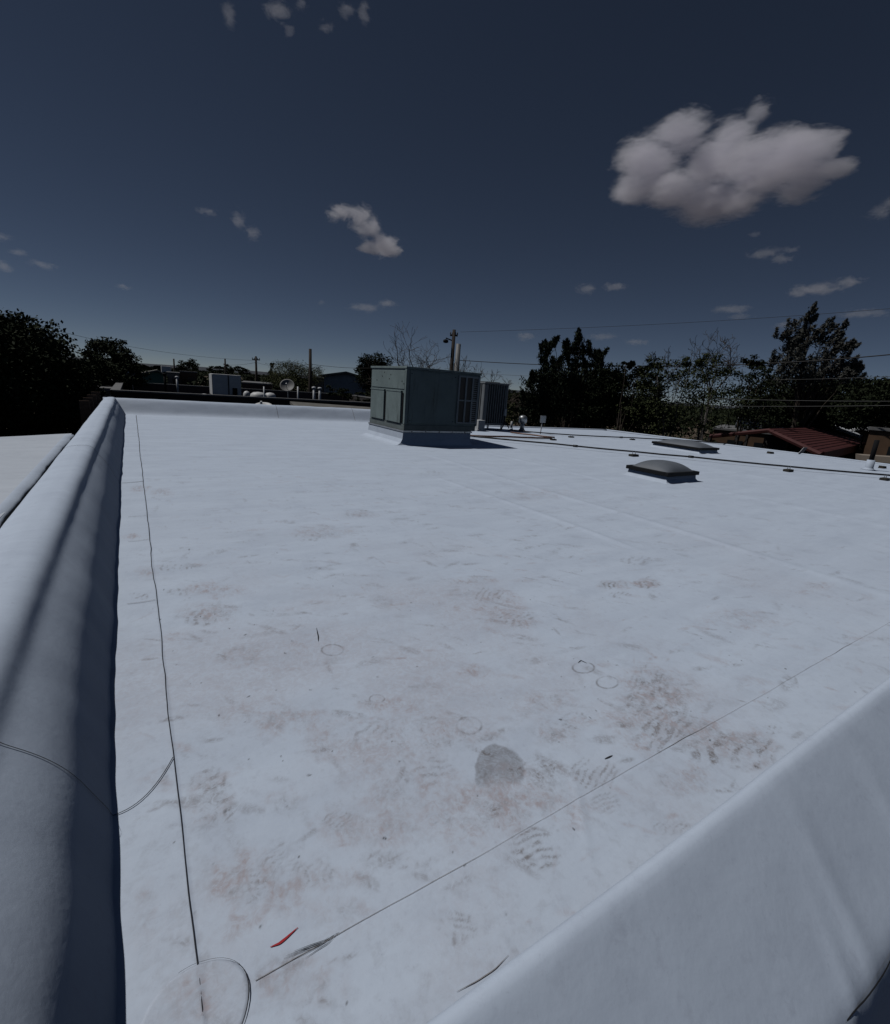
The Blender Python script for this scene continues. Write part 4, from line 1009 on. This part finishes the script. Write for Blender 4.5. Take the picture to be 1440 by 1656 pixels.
# ------------------------------------------------------------------ trees
def leaf_quads(cent, size, up=0.3, ar=0.55, seed=0):
    g = np.random.default_rng(seed); n = len(cent)
    a = g.normal(size=(n, 3)); a[:, 2] = a[:, 2]*(1-up) + up*1.5; a /= np.linalg.norm(a, axis=1)[:, None]
    b = g.normal(size=(n, 3)); b -= a*(a*b).sum(1)[:, None]; b /= np.linalg.norm(b, axis=1)[:, None]
    s = size * g.uniform(.6, 1.4, (n, 1)); a *= s; b *= s*ar
    v = np.stack([cent - a*.5, cent + b*.5, cent + a*.5, cent - b*.5], 1).reshape(-1, 3)
    return v, np.arange(n*4).reshape(-1, 4)
def limb_mesh(name, base, tips, r0, m, parent, seed=0, wob=.25):
    g = random.Random(seed); mb = MB()
    for k, (tip, rt_) in enumerate(tips):
        tip = Vector(tip); base_ = Vector(base)
        n = 7; pts = []; rads = []
        fork = base_.lerp(Vector((base_.x, base_.y, tip.z)), g.uniform(.35, .6)) if k else base_
        for j in range(n+1):
            t = j/n; q = fork.lerp(tip, t); q.z = fork.z + (tip.z-fork.z)*t**.85
            q += Vector((g.gauss(0, 1), g.gauss(0, 1), g.gauss(0, .5)))*wob*.25*math.sin(math.pi*t)
            pts.append(q); rads.append(max(rt_, (r0 if k == 0 else r0*.28)*(1-t)**1.1))
        mb.tube(pts, rads, 6)
    return mb.build(name, m, parent, True)
def tree(label, base_px, D, blobs, leaf='leafdark', size=.16, dens=1.0, trunk=.10, group=None, needle=False, depth=1.0, seed=1, name='tree', up=.3, ar=.55, shell=.35, bark='bark', soft=1.0, sweep=0.0):
    """blobs: (px, py, rx_px, ry_px) in the photograph, all at distance about D"""
    g = np.random.default_rng(seed); b0 = far(base_px, 640, D); base = Vector((b0[0], b0[1], 0))
    t = thing(name, label, 'tree', base, group)
    mpp = D / FPX * 1.05
    V_ = []; Q_ = []; off = 0; tips = []
    for k, (px, py, rx, ry) in enumerate(blobs):
        c = far(px, py, D + g.uniform(-1, 1)*depth); sc = np.linalg.norm(c-CAM)/FPX
        dxy = np.array([c[1]-CAM[1], -(c[0]-CAM[0])]); dxy = dxy/np.linalg.norm(dxy)
        R3 = np.array([rx*sc, min(rx*sc*1.1, 2.6), ry*sc])
        vol = R3[0]*R3[1]*R3[2]*4.2
        size_ = size*.78; n = int(min(60000, max(500, dens*vol*950*(.13/size_)**2)))
        d = g.normal(size=(n, 3)); d /= np.linalg.norm(d, axis=1)[:, None]
        # clumps: pull leaves towards a few random clump centres
        nc = max(8, int(n/70)); cd_ = g.normal(size=(nc, 3)); cd_ /= np.linalg.norm(cd_, axis=1)[:, None]; cr = g.uniform(shell, 1.0, (nc, 1))**.6
        cc = cd_*cr
        pts = cc[g.integers(0, nc, n)] + np.clip(g.normal(size=(n, 3)), -1.7, 1.7)*.15*soft
        loc = pts*R3
        # local x across the view, local y along it
        w = np.stack([c[0] + loc[:, 0]*dxy[0] - loc[:, 1]*dxy[1]*-1*1, c[1] + loc[:, 0]*dxy[1] + loc[:, 1]*dxy[0], c[2] + loc[:, 2]], 1)
        w = w[w[:, 2] > 0.15]
        if needle:
            # upswept plumes: needles crowd along short rising branchlets
            npl = max(5, int(n/110)); per = max(20, int(n*1.25/npl)); vv_ = []
            for _ in range(npl):
                b_ = g.normal(size=3); b_ /= np.linalg.norm(b_); b_ *= g.uniform(.2, .95)**.6
                ax_ = np.array([b_[0]*.45 + g.normal()*.12 + sweep, b_[1]*.45 + g.normal()*.15, 1.0]); ax_ /= np.linalg.norm(ax_)
                L0 = R3.mean()*g.uniform(.7, 1.25); t_ = g.uniform(0, 1, per)
                rad_ = (.20*(1-t_)**.6 + .03)*R3.mean()
                p_ = b_*R3*.85 - ax_*L0*.35 + ax_*(t_*L0)[:, None] + g.normal(size=(per, 3))*rad_[:, None]*.6
                vv_.append(p_)
            loc = np.concatenate(vv_)
            w = np.stack([c[0] + loc[:, 0]*dxy[0] + loc[:, 1]*dxy[1], c[1] + loc[:, 0]*dxy[1] + loc[:, 1]*dxy[0], c[2] + loc[:, 2]], 1)
            w = w[w[:, 2] > .15]
            v, q = leaf_quads(w, size_*1.25, up, .28, seed+k)
        else:
            v, q = leaf_quads(w, size_, up, ar, seed+k)
        V_.append(v); Q_.append(q+off); off += len(v)
        tips.append((tuple(c + np.array([0, 0, R3[2]*.3])), .012))
    top = max(tips, key=lambda q: q[0][2]); tips.remove(top)
    limb_mesh('trunk', base, [top]+tips, trunk, bark, t, seed)
    np_mesh('crown', np.concatenate(V_), np.concatenate(Q_), leaf, t, smooth=False)
    return t
def rough(px0, px1, y_top, y_bot, rr, n, seed, prof=None):
    g = random.Random(seed); out = []
    for k in range(n):
        px = g.uniform(px0, px1); u = (px-px0)/(px1-px0); yt = prof(u) if prof else y_top
        r = rr*g.uniform(.6, 1.2); py = g.uniform(yt + r*.9, y_bot)
        out.append((px, py, r, r*g.uniform(.7, 1.0)))
    return out
tree('massive near-black leafy tree filling the left edge behind the white roof', 30, 17,
     [(5,575,60,45),(50,575,45,42),(-50,600,80,60),(95,608,36,38),(30,640,80,50),(112,640,30,45),(90,670,55,40),(10,690,80,40),(-40,560,60,38),(132,655,16,32),(65,558,22,16),(22,538,24,16),(-5,530,20,14)], size=.13, dens=.5, seed=3, up=.1)
tree('rounded dark tree standing behind the massive left tree', 185, 30, [(180,578,28,22),(200,590,20,18),(160,590,22,20),(175,605,40,18),(150,575,14,10),(190,563,15,9),(205,602,16,10),(145,600,20,20)], size=.17, dens=.8, seed=5)
tree('low dark shrubby tree on the skyline right of the rounded left tree', 228, 70, [(225,603,10,7),(240,601,12,5),(255,604,10,5)], size=.3, dens=.5, seed=6)
tree('small dark spindly tree on the skyline above the brown flat house', 306, 75, [(305,588,10,6),(312,593,8,6),(298,593,7,5),(306,597,14,5)], size=.25, dens=.35, seed=7, soft=1.5)
tree('low dark skyline tree just right of the boxy cooler', 366, 85, [(350,598,14,5),(368,594,9,6),(380,598,14,5),(395,600,12,5)], size=.3, dens=.4, seed=8)
tree('slim dark cypress left of the pale willow', 441, 60, [(441,597,4,9),(441,606,5,7),(441,590,2.5,5)], size=.2, dens=.8, seed=9)
tree('pale olive willow-like tree behind the satellite dish', 478, 38, [(465,600,22,13),(490,602,22,15),(478,593,18,9),(455,612,20,14),(500,614,18,14),(478,615,28,16),(510,600,10,9),(440,612,14,10)], 'leafpale', .15, .42, seed=10, soft=1.5, up=.5, ar=.25)
tree('compact round dark tree just left of the rooftop unit', 605, 38, [(605,588,20,17),(595,600,14,14),(612,600,18,16),(605,615,20,16),(590,590,9,8)], 'leafdark', .16, .9, seed=11)
tree('dark bushes in front of the slate-blue house', 552, 30, [(540,632,14,7),(556,634,16,8),(575,640,16,7),(590,645,10,6)], size=.13, dens=.7, seed=12, trunk=.06)
tree('small far tree between the condenser and the big pine', 838, 46, [(828,640,14,10),(842,636,12,10),(835,655,22,14),(850,655,14,14)], 'leafmid', .18, .6, seed=13)
tree('dry pale brush right behind the condenser', 822, 19, [(820,662,8,12),(824,676,7,12),(818,684,8,7)], 'leafpale', .09, .25, seed=14, trunk=.04, soft=1.6)
pine_blobs = [(940,562,14,26),(925,580,16,26),(955,575,14,24),(940,545,5,12),(890,572,14,16),(900,590,20,20),(882,560,6,10),(895,553,6,10),(920,560,8,14),(965,590,14,22),(975,580,7,12),
              (905,620,36,24),(950,620,36,24),(870,625,16,18),(858,612,6,12),(930,650,60,25),(880,660,34,24),(950,672,50,24),(900,685,50,16),(862,645,12,12)]
tree('broad dark pine with pointed tops right of the condenser', 925, 24, pine_blobs, 'needle', .20, .85, seed=20, needle=True, up=.75, trunk=.25)
tree('dark leafy tree adjoining the right side of the broad pine', 1012, 23, [(1008,602,22,16),(1030,612,20,16),(990,615,22,20),(1015,635,36,22),(1000,660,36,24),(1035,665,32,26),(1020,690,40,14),(1012,590,8,6)], 'leafdark', .14, .75, seed=21)
tree('thin half-bare tree showing sky between its leaves, left of two', 1085, 22, [(1080,600,26,16),(1100,612,26,20),(1062,615,18,20),(1090,640,36,22),(1075,668,38,22),(1110,665,30,26),(1095,690,40,14),(1118,588,12,9),(1058,590,8,8)], 'leafmid', .12, .15, seed=22, soft=1.3, bark='barkgrey')
tree('thin half-bare tree with pale twigs left of the tall airy pine', 1150, 24, [(1145,585,14,12),(1160,600,20,16),(1135,605,20,18),(1150,625,30,18),(1155,652,34,20),(1135,675,30,18)], 'leafmid', .12, .16, seed=23, soft=1.3, bark='barkgrey')
tree('sparse dark tree leaning against the tall airy pine', 1210, 26, [(1218,582,10,8),(1200,600,22,10),(1222,598,14,10),(1195,620,26,16),(1225,630,24,20),(1205,655,36,18),(1235,665,30,18)], 'leafdark', .13, .22, seed=24, soft=1.2)
airy = [(1313,505,6,13),(1308,520,7,12),(1290,535,14,14),(1268,540,10,11),(1275,560,22,16),(1300,555,20,18),(1335,530,12,11),(1330,545,12,12),(1358,535,8,13),(1352,552,10,13),(1345,570,16,12),(1370,563,12,8),(1378,558,7,5),
        (1262,580,16,16),(1300,585,28,14),(1335,590,24,12),(1368,588,12,9),(1385,598,11,9),(1392,592,6,5),(1255,605,16,14),(1290,610,30,12),(1340,608,34,10),(1375,606,14,8)]
tree('tall airy grey-green pine with spreading tufted branches', 1305, 30, airy, 'needlegrey', .17, .50, seed=25, needle=True, up=.45, trunk=.24, shell=.25, depth=.6, sweep=.35)
tree('dense dark thicket below the tall airy pine', 1300, 33, [(1260,635,32,20),(1300,640,36,22),(1345,640,36,22),(1385,640,30,22),(1270,665,36,20),(1320,668,40,20),(1370,665,36,20),(1240,680,28,14)], 'leafdark', .17, .6, seed=26)
tree('dark bushy tree at the right edge of the photo', 1425, 29, [(1405,640,26,20),(1425,650,28,22),(1450,650,30,24),(1395,632,12,9),(1430,670,40,20),(1415,624,10,6),(1470,640,30,30)], 'leafdark', .15, .65, seed=27)
# bare trees: recursive twigs, one mesh each for trunk and branches
def bare_tree(label, px, py_top, D, spread, seed, r0=.16, trunk_h=.45, lean=0.0, n0=6, base_px=None):
    g = random.Random(seed); top = far(px, py_top, D); b0 = far(base_px or px, 640, D); base = Vector((b0[0], b0[1], 0)); Ht = top[2]
    t = thing('bare_tree', label, 'tree', base)
    tk = MB(); fork = base + Vector((lean*.3, 0, Ht*trunk_h)); tk.tube([base, base.lerp(fork, .5)+Vector((.1, 0, 0)), fork], [r0, r0*.8, r0*.65], 8); tk.build('trunk', 'barkgrey', t, True)
    cr = MB()
    def grow(p, d, ln, r, lv):
        pts = [p]; q = p.copy(); dd = d.copy(); n = 4
        for k in range(n):
            dd = (dd + Vector((g.gauss(0, .22), g.gauss(0, .22), g.gauss(.03, .16)))).normalized(); q = q + dd*ln/n; pts.append(q.copy())
        cr.tube(pts, [max(.008, r*(1-.55*k/n)) for k in range(n+1)], 5 if lv < 2 else 3, False)
        if lv >= 4: return
        for k in range(g.choice((2, 3, 3)) + (lv == 1)):
            s_ = pts[g.randint(2, n)]; nd = (dd + Vector((g.gauss(0, .6), g.gauss(0, .6), g.gauss(.12, .35)))).normalized()
            grow(s_, nd, ln*g.uniform(.5, .78), r*.48, lv+1)
    for k in range(n0):
        a = 2*math.pi*(k+g.random()*.5)/n0; d = Vector((math.cos(a)*spread, math.sin(a)*spread, 1.0)).normalized()
        grow(fork - Vector((0, 0, g.random()*.4)), d, (Ht-fork.z)*g.uniform(.45, .7), r0*.5, 0)
    cr.build('branches', 'bark', t, False)
bare_tree('large leafless tree with spreading twigs behind the rooftop unit', 695, 556, 30, 1.9, 4, .2, .50, n0=24)
bare_tree('small leafless tree with drooping twigs above the condenser', 798, 580, 27, 1.3, 9, .1, .60, n0=4)
bare_tree('thin leafless tree poking above the half-bare trees', 1148, 556, 27, .45, 12, .08, .72, n0=4)
bare_tree('thin leafless tree behind the left half-bare tree', 1055, 572, 26, .5, 15, .07, .70, n0=4)

# far scrub that reads as one dark belt along the skyline
g = np.random.default_rng(77); n = 60000
az_ = np.radians(g.uniform(-22, 92, n)); dd_ = g.uniform(62, 150, n)
topz = 2.2 + 3.6*fbm(az_*40, dd_*.03, 81, 4) + .006*(dd_-60)
zz_ = topz*g.uniform(0, 1, n)**.6
v, q = leaf_quads(np.stack([np.sin(az_)*dd_, np.cos(az_)*dd_, zz_], 1), .55, .2, .6, 5)
tag(np_mesh('scrub_belt', v, q, 'leafdark', None, smooth=False), kind='stuff')
g = np.random.default_rng(79); n = 24000
az_ = np.radians(g.uniform(-25, 95, n)); dd_ = g.uniform(150, 900, n)
v, q = leaf_quads(np.stack([np.sin(az_)*dd_, np.cos(az_)*dd_, (3.0 + 3.2*fbm(az_*60, dd_*.01, 83, 4))*g.uniform(0, 1, n)**.6], 1), 2.2, .2, .6, 7)
tag(np_mesh('far_scrub_belt', v, q, 'leafdark', None, smooth=False), kind='stuff')
g = np.random.default_rng(78); n = 60000
az_ = np.radians(g.uniform(34, 88, n)); dd_ = g.uniform(24, 36, n) + 6*np.abs(np.sin(az_*9))
topz = 1.6 + 2.4*fbm(az_*30, dd_*.2, 82, 4)
v, q = leaf_quads(np.stack([np.sin(az_)*dd_, np.cos(az_)*dd_, topz*g.uniform(0, 1, n)**.6], 1), .20, .2, .5, 6)
keep = ~((np.sin(az_)*dd_ > 19) & (np.degrees(az_) > 62) & (dd_ < 45))
q = q[keep]
tag(np_mesh('undergrowth', v, q, 'leafdark', None, smooth=False), kind='stuff')

# ------------------------------------------------------------------ poles and wires
def upole(px, top_y, D, r, label, arm=0.0, extras=False, m='pole'):
    p = far(px, top_y, D); t = thing('utility_pole', label, 'utility pole', (p[0], p[1], 0))
    MB().lathe([(r*1.25, 0), (r, p[2]*.6), (r*.8, p[2])], (p[0], p[1], 0), 10).build('pole', m, t, True)
    dx = np.array([p[1], -p[0]])/np.hypot(p[0], p[1])
    if arm:
        z = p[2]-.35; a = (p[0]-dx[0]*arm, p[1]-dx[1]*arm, z); b = (p[0]+dx[0]*arm, p[1]+dx[1]*arm, z)
        ca_ = MB().tube([a, b], .06, 6).build('crossarm', m, t)
        for s_ in (-.9, -.4, .4, .9):
            MB().lathe([(.03, 0), (.045, .05), (.03, .1), (.04, .13), (.01, .16)], (p[0]+dx[0]*arm*s_, p[1]+dx[1]*arm*s_, z+.05), 8).build('insulator', 'capgrey', ca_, True)
    if extras:
        c = (p[0]-dx[0]*.5, p[1]-dx[1]*.5, p[2]-.95)
        MB().lathe([(.10, 0), (.17, .05), (.17, .5), (.14, .56), (.03, .58)], (p[0]+dx[0]*.30, p[1]+dx[1]*.30, p[2]-2.6), 12).build('transformer', 'capgrey', t, True)
        MB().tube([(p[0], p[1], p[2]-.7), (c[0], c[1], p[2]-.55), (c[0], c[1], p[2]-.75)], .04, 6).build('lamp_arm', 'black', t)
        MB().lathe([(.05, 0), (.17, -.06), (.17, -.2), (.05, -.24)], (c[0], c[1], p[2]-.62), 10).build('lamp_head', 'black', t, True)
    return V(p)
P1 = upole(735, 533, 33, .13, 'utility pole with lamp and transformer behind the rooftop unit', .25, True)
P2 = upole(502, 564, 36, .12, 'tall plain dark utility pole in front of the pale willow')
P3 = upole(414, 576, 58, .13, 'utility pole with short crossarm right of the boxy cooler', .4)
P4 = upole(364, 580, 75, .13, 'far thin utility pole right above the boxy cooler')
P5 = upole(281, 580, 85, .13, 'far thin utility pole near the pale skyline tank')
o = upole(742, 556, 30, .17, 'thick pale metal flue pole beside the lamp-bearing utility pole', m='capgrey')
def wire(pxs, D0, D1, r, label, sag=0.0, m='wire'):
    pts = []
    n = len(pxs); xs = np.linspace(0, n-1, 40); X_ = np.interp(xs, range(n), [q[0] for q in pxs]); Yp = np.interp(xs, range(n), [q[1] for q in pxs])
    c = np.polyfit(X_/1000, Yp, 2) if n > 2 else np.polyfit(X_/1000, Yp, 1)
    for k in range(40): pts.append(V(far(X_[k], np.polyval(c, X_[k]/1000), D0+(D1-D0)*k/39)))
    o = MB().tube(pts, r, 5).build('power_line', m, None, True); tag(o, label, 'power line', 'overhead lines'); return o
wire([(738,579),(870,592),(985,593.5),(1100,592),(1250,587),(1440,573),(1560,562)], 33, 24, .022, 'thick black overhead cable crossing the pines at the right')
wire([(745,536),(850,534),(1000,528),(1250,513),(1440,499),(1560,489)], 33, 30, .009, 'highest thin overhead wire, above all the trees at the right')
wire([(738,600),(800,606),(970,614),(1260,614),(1390,611),(1560,603)], 33, 22, .008, 'pale overhead wire just below the thick black cable', m='wirelight')
wire([(1040,640),(1160,645),(1300,648),(1440,649),(1560,648)], 24, 20, .009, 'pale low wire crossing the dark thicket, upper of two', m='wirelight')
wire([(1040,655),(1130,657),(1300,657),(1440,656),(1560,653)], 24, 20, .009, 'pale low wire crossing the dark thicket, lower of two', m='wirelight')
wire([(-60,490),(70,528),(200,558),(300,578),(414,580)], 30, 58, .010, 'thin wire sloping down over the massive left tree')
wire([(414,586),(450,594),(502,590)], 58, 36, .012, 'sagging wire between the crossarm pole and the tall plain pole')
wire([(364,590),(390,590),(414,586)], 75, 58, .014, 'short wire left of the crossarm pole')
wire([(502,588),(545,594),(600,597),(735,578)], 36, 33, .012, 'wire from the tall plain pole behind the round tree')
#--CLOUDS--
def cloud(label, blobs, alt=1500.0, k=1.0, seed=0, wisp=0.5, detail=9, nsc=0.028, amp=1.15, base=.62, fine_amp=.95):
    bl = np.array(blobs, float); cpx, cpy = bl[:, 0].mean(), bl[:, 1].mean()
    d = ray(cpx, cpy); el = math.asin(d[2]/np.linalg.norm(d)); dist = min(alt/max(math.sin(el), .05), 16000.0)
    un = d/np.linalg.norm(d); c = CAM + un*dist; s = dist/np.linalg.norm(ray(cpx, cpy))  # metres per pixel
    hx = np.array([un[1], -un[0], 0]); hx /= np.linalg.norm(hx); hy = np.array([un[0], un[1], 0]); hy /= np.linalg.norm(hy)
    R_ = Matrix((Vector(hx), Vector(hy), Vector((0, 0, 1)))).transposed()
    loc = []
    dh = np.dot(c-CAM, hy)
    for px, py, rx, ry in blobs:
        q = ray(px, py); q = CAM + q*(dh/np.dot(q, hy)); v = (q-c)/s
        loc.append((float(np.dot(v, hx)), rnd.uniform(-.3, .3)*rx, float(v[2]), rx*1.15, max(rx, ry)*.9, ry*1.25/math.cos(el)))
    mb = bmesh.new()
    for x, y, z, a, b, e in loc:
        bmesh.ops.create_icosphere(mb, subdivisions=2, radius=1.0, matrix=Matrix.Translation((x, y, z)) @ Matrix.Diagonal((a*1.1, b*1.1, e*1.1, 1)))
    me = bpy.data.meshes.new('cloud'); mb.to_mesh(me); mb.free()
    o = bpy.data.objects.new('cloud', me); COL.objects.link(o)
    o.matrix_world = Matrix.Translation(V(c)) @ R_.to_4x4() @ Matrix.Scale(s, 4)
    rm = o.modifiers.new('union', 'REMESH'); rm.mode = 'VOXEL'; rm.voxel_size = max(1.0, min(4.0, bl[:, 3].min()*.45))*s if False else max(.8, min(4.0, bl[:, 3].min()*.4))
    m = bpy.data.materials.new('cloud_vapour'); m.use_nodes = True; nt = m.node_tree; N = nt.nodes; L = nt.links
    N.remove(N['Principled BSDF']); pv = N.new('ShaderNodeVolumePrincipled'); L.new(pv.outputs[0], N['Material Output'].inputs['Volume'])
    pv.inputs['Color'].default_value = (.965, .955, 1.0, 1); pv.inputs['Anisotropy'].default_value = 0.25
    tc = N.new('ShaderNodeTexCoord')
    mp = N.new('ShaderNodeMapping'); mp.inputs['Rotation'].default_value = (0, math.radians(18), 0); mp.inputs['Scale'].default_value = (1-.45*wisp, 1, 1+.5*wisp); mp.inputs['Location'].default_value = (seed*31.7, seed*11.3, seed*5.1)
    L.new(tc.outputs['Object'], mp.inputs[0])
    nz = N.new('ShaderNodeTexNoise'); nz.inputs['Scale'].default_value = nsc; nz.inputs['Detail'].default_value = detail; nz.inputs['Roughness'].default_value = .63; nz.inputs['Distortion'].default_value = .6
    L.new(mp.outputs[0], nz.inputs['Vector'])
    prev = None
    for x, y, z, a, b, e in loc:
        su = N.new('ShaderNodeVectorMath'); su.operation = 'SUBTRACT'; L.new(tc.outputs['Object'], su.inputs[0]); su.inputs[1].default_value = (x, y, z)
        dv_ = N.new('ShaderNodeVectorMath'); dv_.operation = 'DIVIDE'; L.new(su.outputs[0], dv_.inputs[0]); dv_.inputs[1].default_value = (a, b, e)
        ln = N.new('ShaderNodeVectorMath'); ln.operation = 'LENGTH'; L.new(dv_.outputs[0], ln.inputs[0])
        if prev is None: prev = ln.outputs['Value']
        else:
            mn = N.new('ShaderNodeMath'); mn.operation = 'SMOOTH_MIN'; L.new(prev, mn.inputs[0]); L.new(ln.outputs['Value'], mn.inputs[1]); mn.inputs[2].default_value = .25; prev = mn.outputs[0]
    # field = 1 - dist + amp*(noise-.5), then a soft threshold
    a1 = N.new('ShaderNodeMath'); a1.operation = 'MULTIPLY_ADD'; L.new(nz.outputs['Fac'], a1.inputs[0]); a1.inputs[1].default_value = amp*2; a1.inputs[2].default_value = base - amp
    nz2 = N.new('ShaderNodeTexNoise'); nz2.inputs['Scale'].default_value = nsc*4.5; nz2.inputs['Detail'].default_value = 6; nz2.inputs['Roughness'].default_value = .65; nz2.inputs['Distortion'].default_value = 1.0
    L.new(mp.outputs[0], nz2.inputs['Vector'])
    a3 = N.new('ShaderNodeMath'); a3.operation = 'MULTIPLY_ADD'; L.new(nz2.outputs['Fac'], a3.inputs[0]); a3.inputs[1].default_value = fine_amp; L.new(a1.outputs[0], a3.inputs[2])
    a1 = N.new('ShaderNodeMath'); a1.operation = 'SUBTRACT'; L.new(a3.outputs[0], a1.inputs[0]); a1.inputs[1].default_value = fine_amp*.5
    a2 = N.new('ShaderNodeMath'); a2.operation = 'SUBTRACT'; L.new(a1.outputs[0], a2.inputs[0]); L.new(prev, a2.inputs[1])
    mr = N.new('ShaderNodeMapRange'); mr.interpolation_type = 'SMOOTHSTEP'; L.new(a2.outputs[0], mr.inputs['Value']); mr.inputs['From Min'].default_value = -.05; mr.inputs['From Max'].default_value = .4; mr.inputs['To Min'].default_value = 0; mr.inputs['To Max'].default_value = k/(s*16.0)
    L.new(mr.outputs['Result'], pv.inputs['Density'])
    me.materials.append(m)
    tag(o, label, 'cloud', 'fair-weather clouds')
    return o
cloud('large ragged white cloud, biggest in the sky, at the upper right',
      [(1050,265,62,42),(1025,300,38,30),(1100,225,48,32),(1090,310,50,28),(1150,320,55,30),(1165,255,60,38),(1190,210,42,24),(1228,178,24,16),(1235,280,70,40),(1300,245,52,28),(1340,240,26,20),(1200,330,40,18),(1350,272,28,14),(1300,300,40,20)], k=0.75, seed=1, nsc=.020, amp=1.0, base=.80, wisp=1.0)
cloud('small ragged white cloud above the big rooftop unit', [(548,342,26,13),(580,352,28,18),(595,372,24,16),(620,395,34,18),(598,402,20,12),(640,405,16,11)], k=.9, seed=2, nsc=.045, base=.72)
cloud('two thin cloud puffs left of the ragged one above the rooftop unit', [(335,341,18,8),(386,356,15,15),(410,378,16,14)], k=.35, seed=3, nsc=.06)
cloud('thin wisps of cloud at the top edge of the sky, left wisp', [(371,18,14,22)], k=.16, seed=4, nsc=.06)
cloud('thin wisps of cloud at the top edge of the sky, middle wisp', [(450,10,24,16),(466,48,11,10),(485,8,14,12)], k=.25, seed=5, nsc=.055)
cloud('thin wisps of cloud at the top edge of the sky, right wisp', [(590,20,14,18),(562,18,18,10),(528,42,14,8)], k=.22, seed=6, nsc=.055)
cloud('faint slanting cloud at the left edge of the sky', [(0,382,22,8),(28,408,18,6),(70,428,26,7),(0,430,22,10)], k=.3, seed=7, nsc=.07)
cloud('tiny faint cloud low above the left trees', [(202,464,16,5)], k=.3, seed=8, nsc=.09)
cloud('faint flat cloud low above the bare tree', [(590,497,32,8),(625,490,24,8),(520,488,8,5)], k=.3, seed=9, nsc=.07)
cloud('low twin-lobed pale cloud above the broad pine', [(950,468,22,9),(994,464,24,7)], k=.4, seed=10, nsc=.07)
cloud('flat pale cloud at the right above the tall airy pine', [(1320,468,46,10),(1370,455,28,8),(1290,474,22,6)], k=.45, seed=11, nsc=.06)
cloud('faint broken cloud under the right part of the largest cloud', [(1240,410,36,7),(1262,420,22,9),(1275,405,18,6),(1222,377,13,6)], k=.3, seed=12, nsc=.07)
cloud('faint cloud cut by the right edge of the photo', [(1425,342,24,12),(1445,330,20,12)], k=.32, seed=13, nsc=.07)
cloud('faint streak of cloud between the broad pine and the airy pine', [(1180,502,36,7),(1195,512,22,5)], k=.3, seed=14, nsc=.07)
cloud('small faint cloud just left of the broad pine top', [(850,544,20,8)], k=.35, seed=15, nsc=.08)
cloud('faint low cloud just right of the broad pine top', [(975,544,28,7),(1030,553,26,6)], k=.28, seed=16, nsc=.08)
cloud('faint streak of cloud right of the airy pine top', [(1395,508,46,6),(1270,525,20,8)], k=.28, seed=17, nsc=.08)
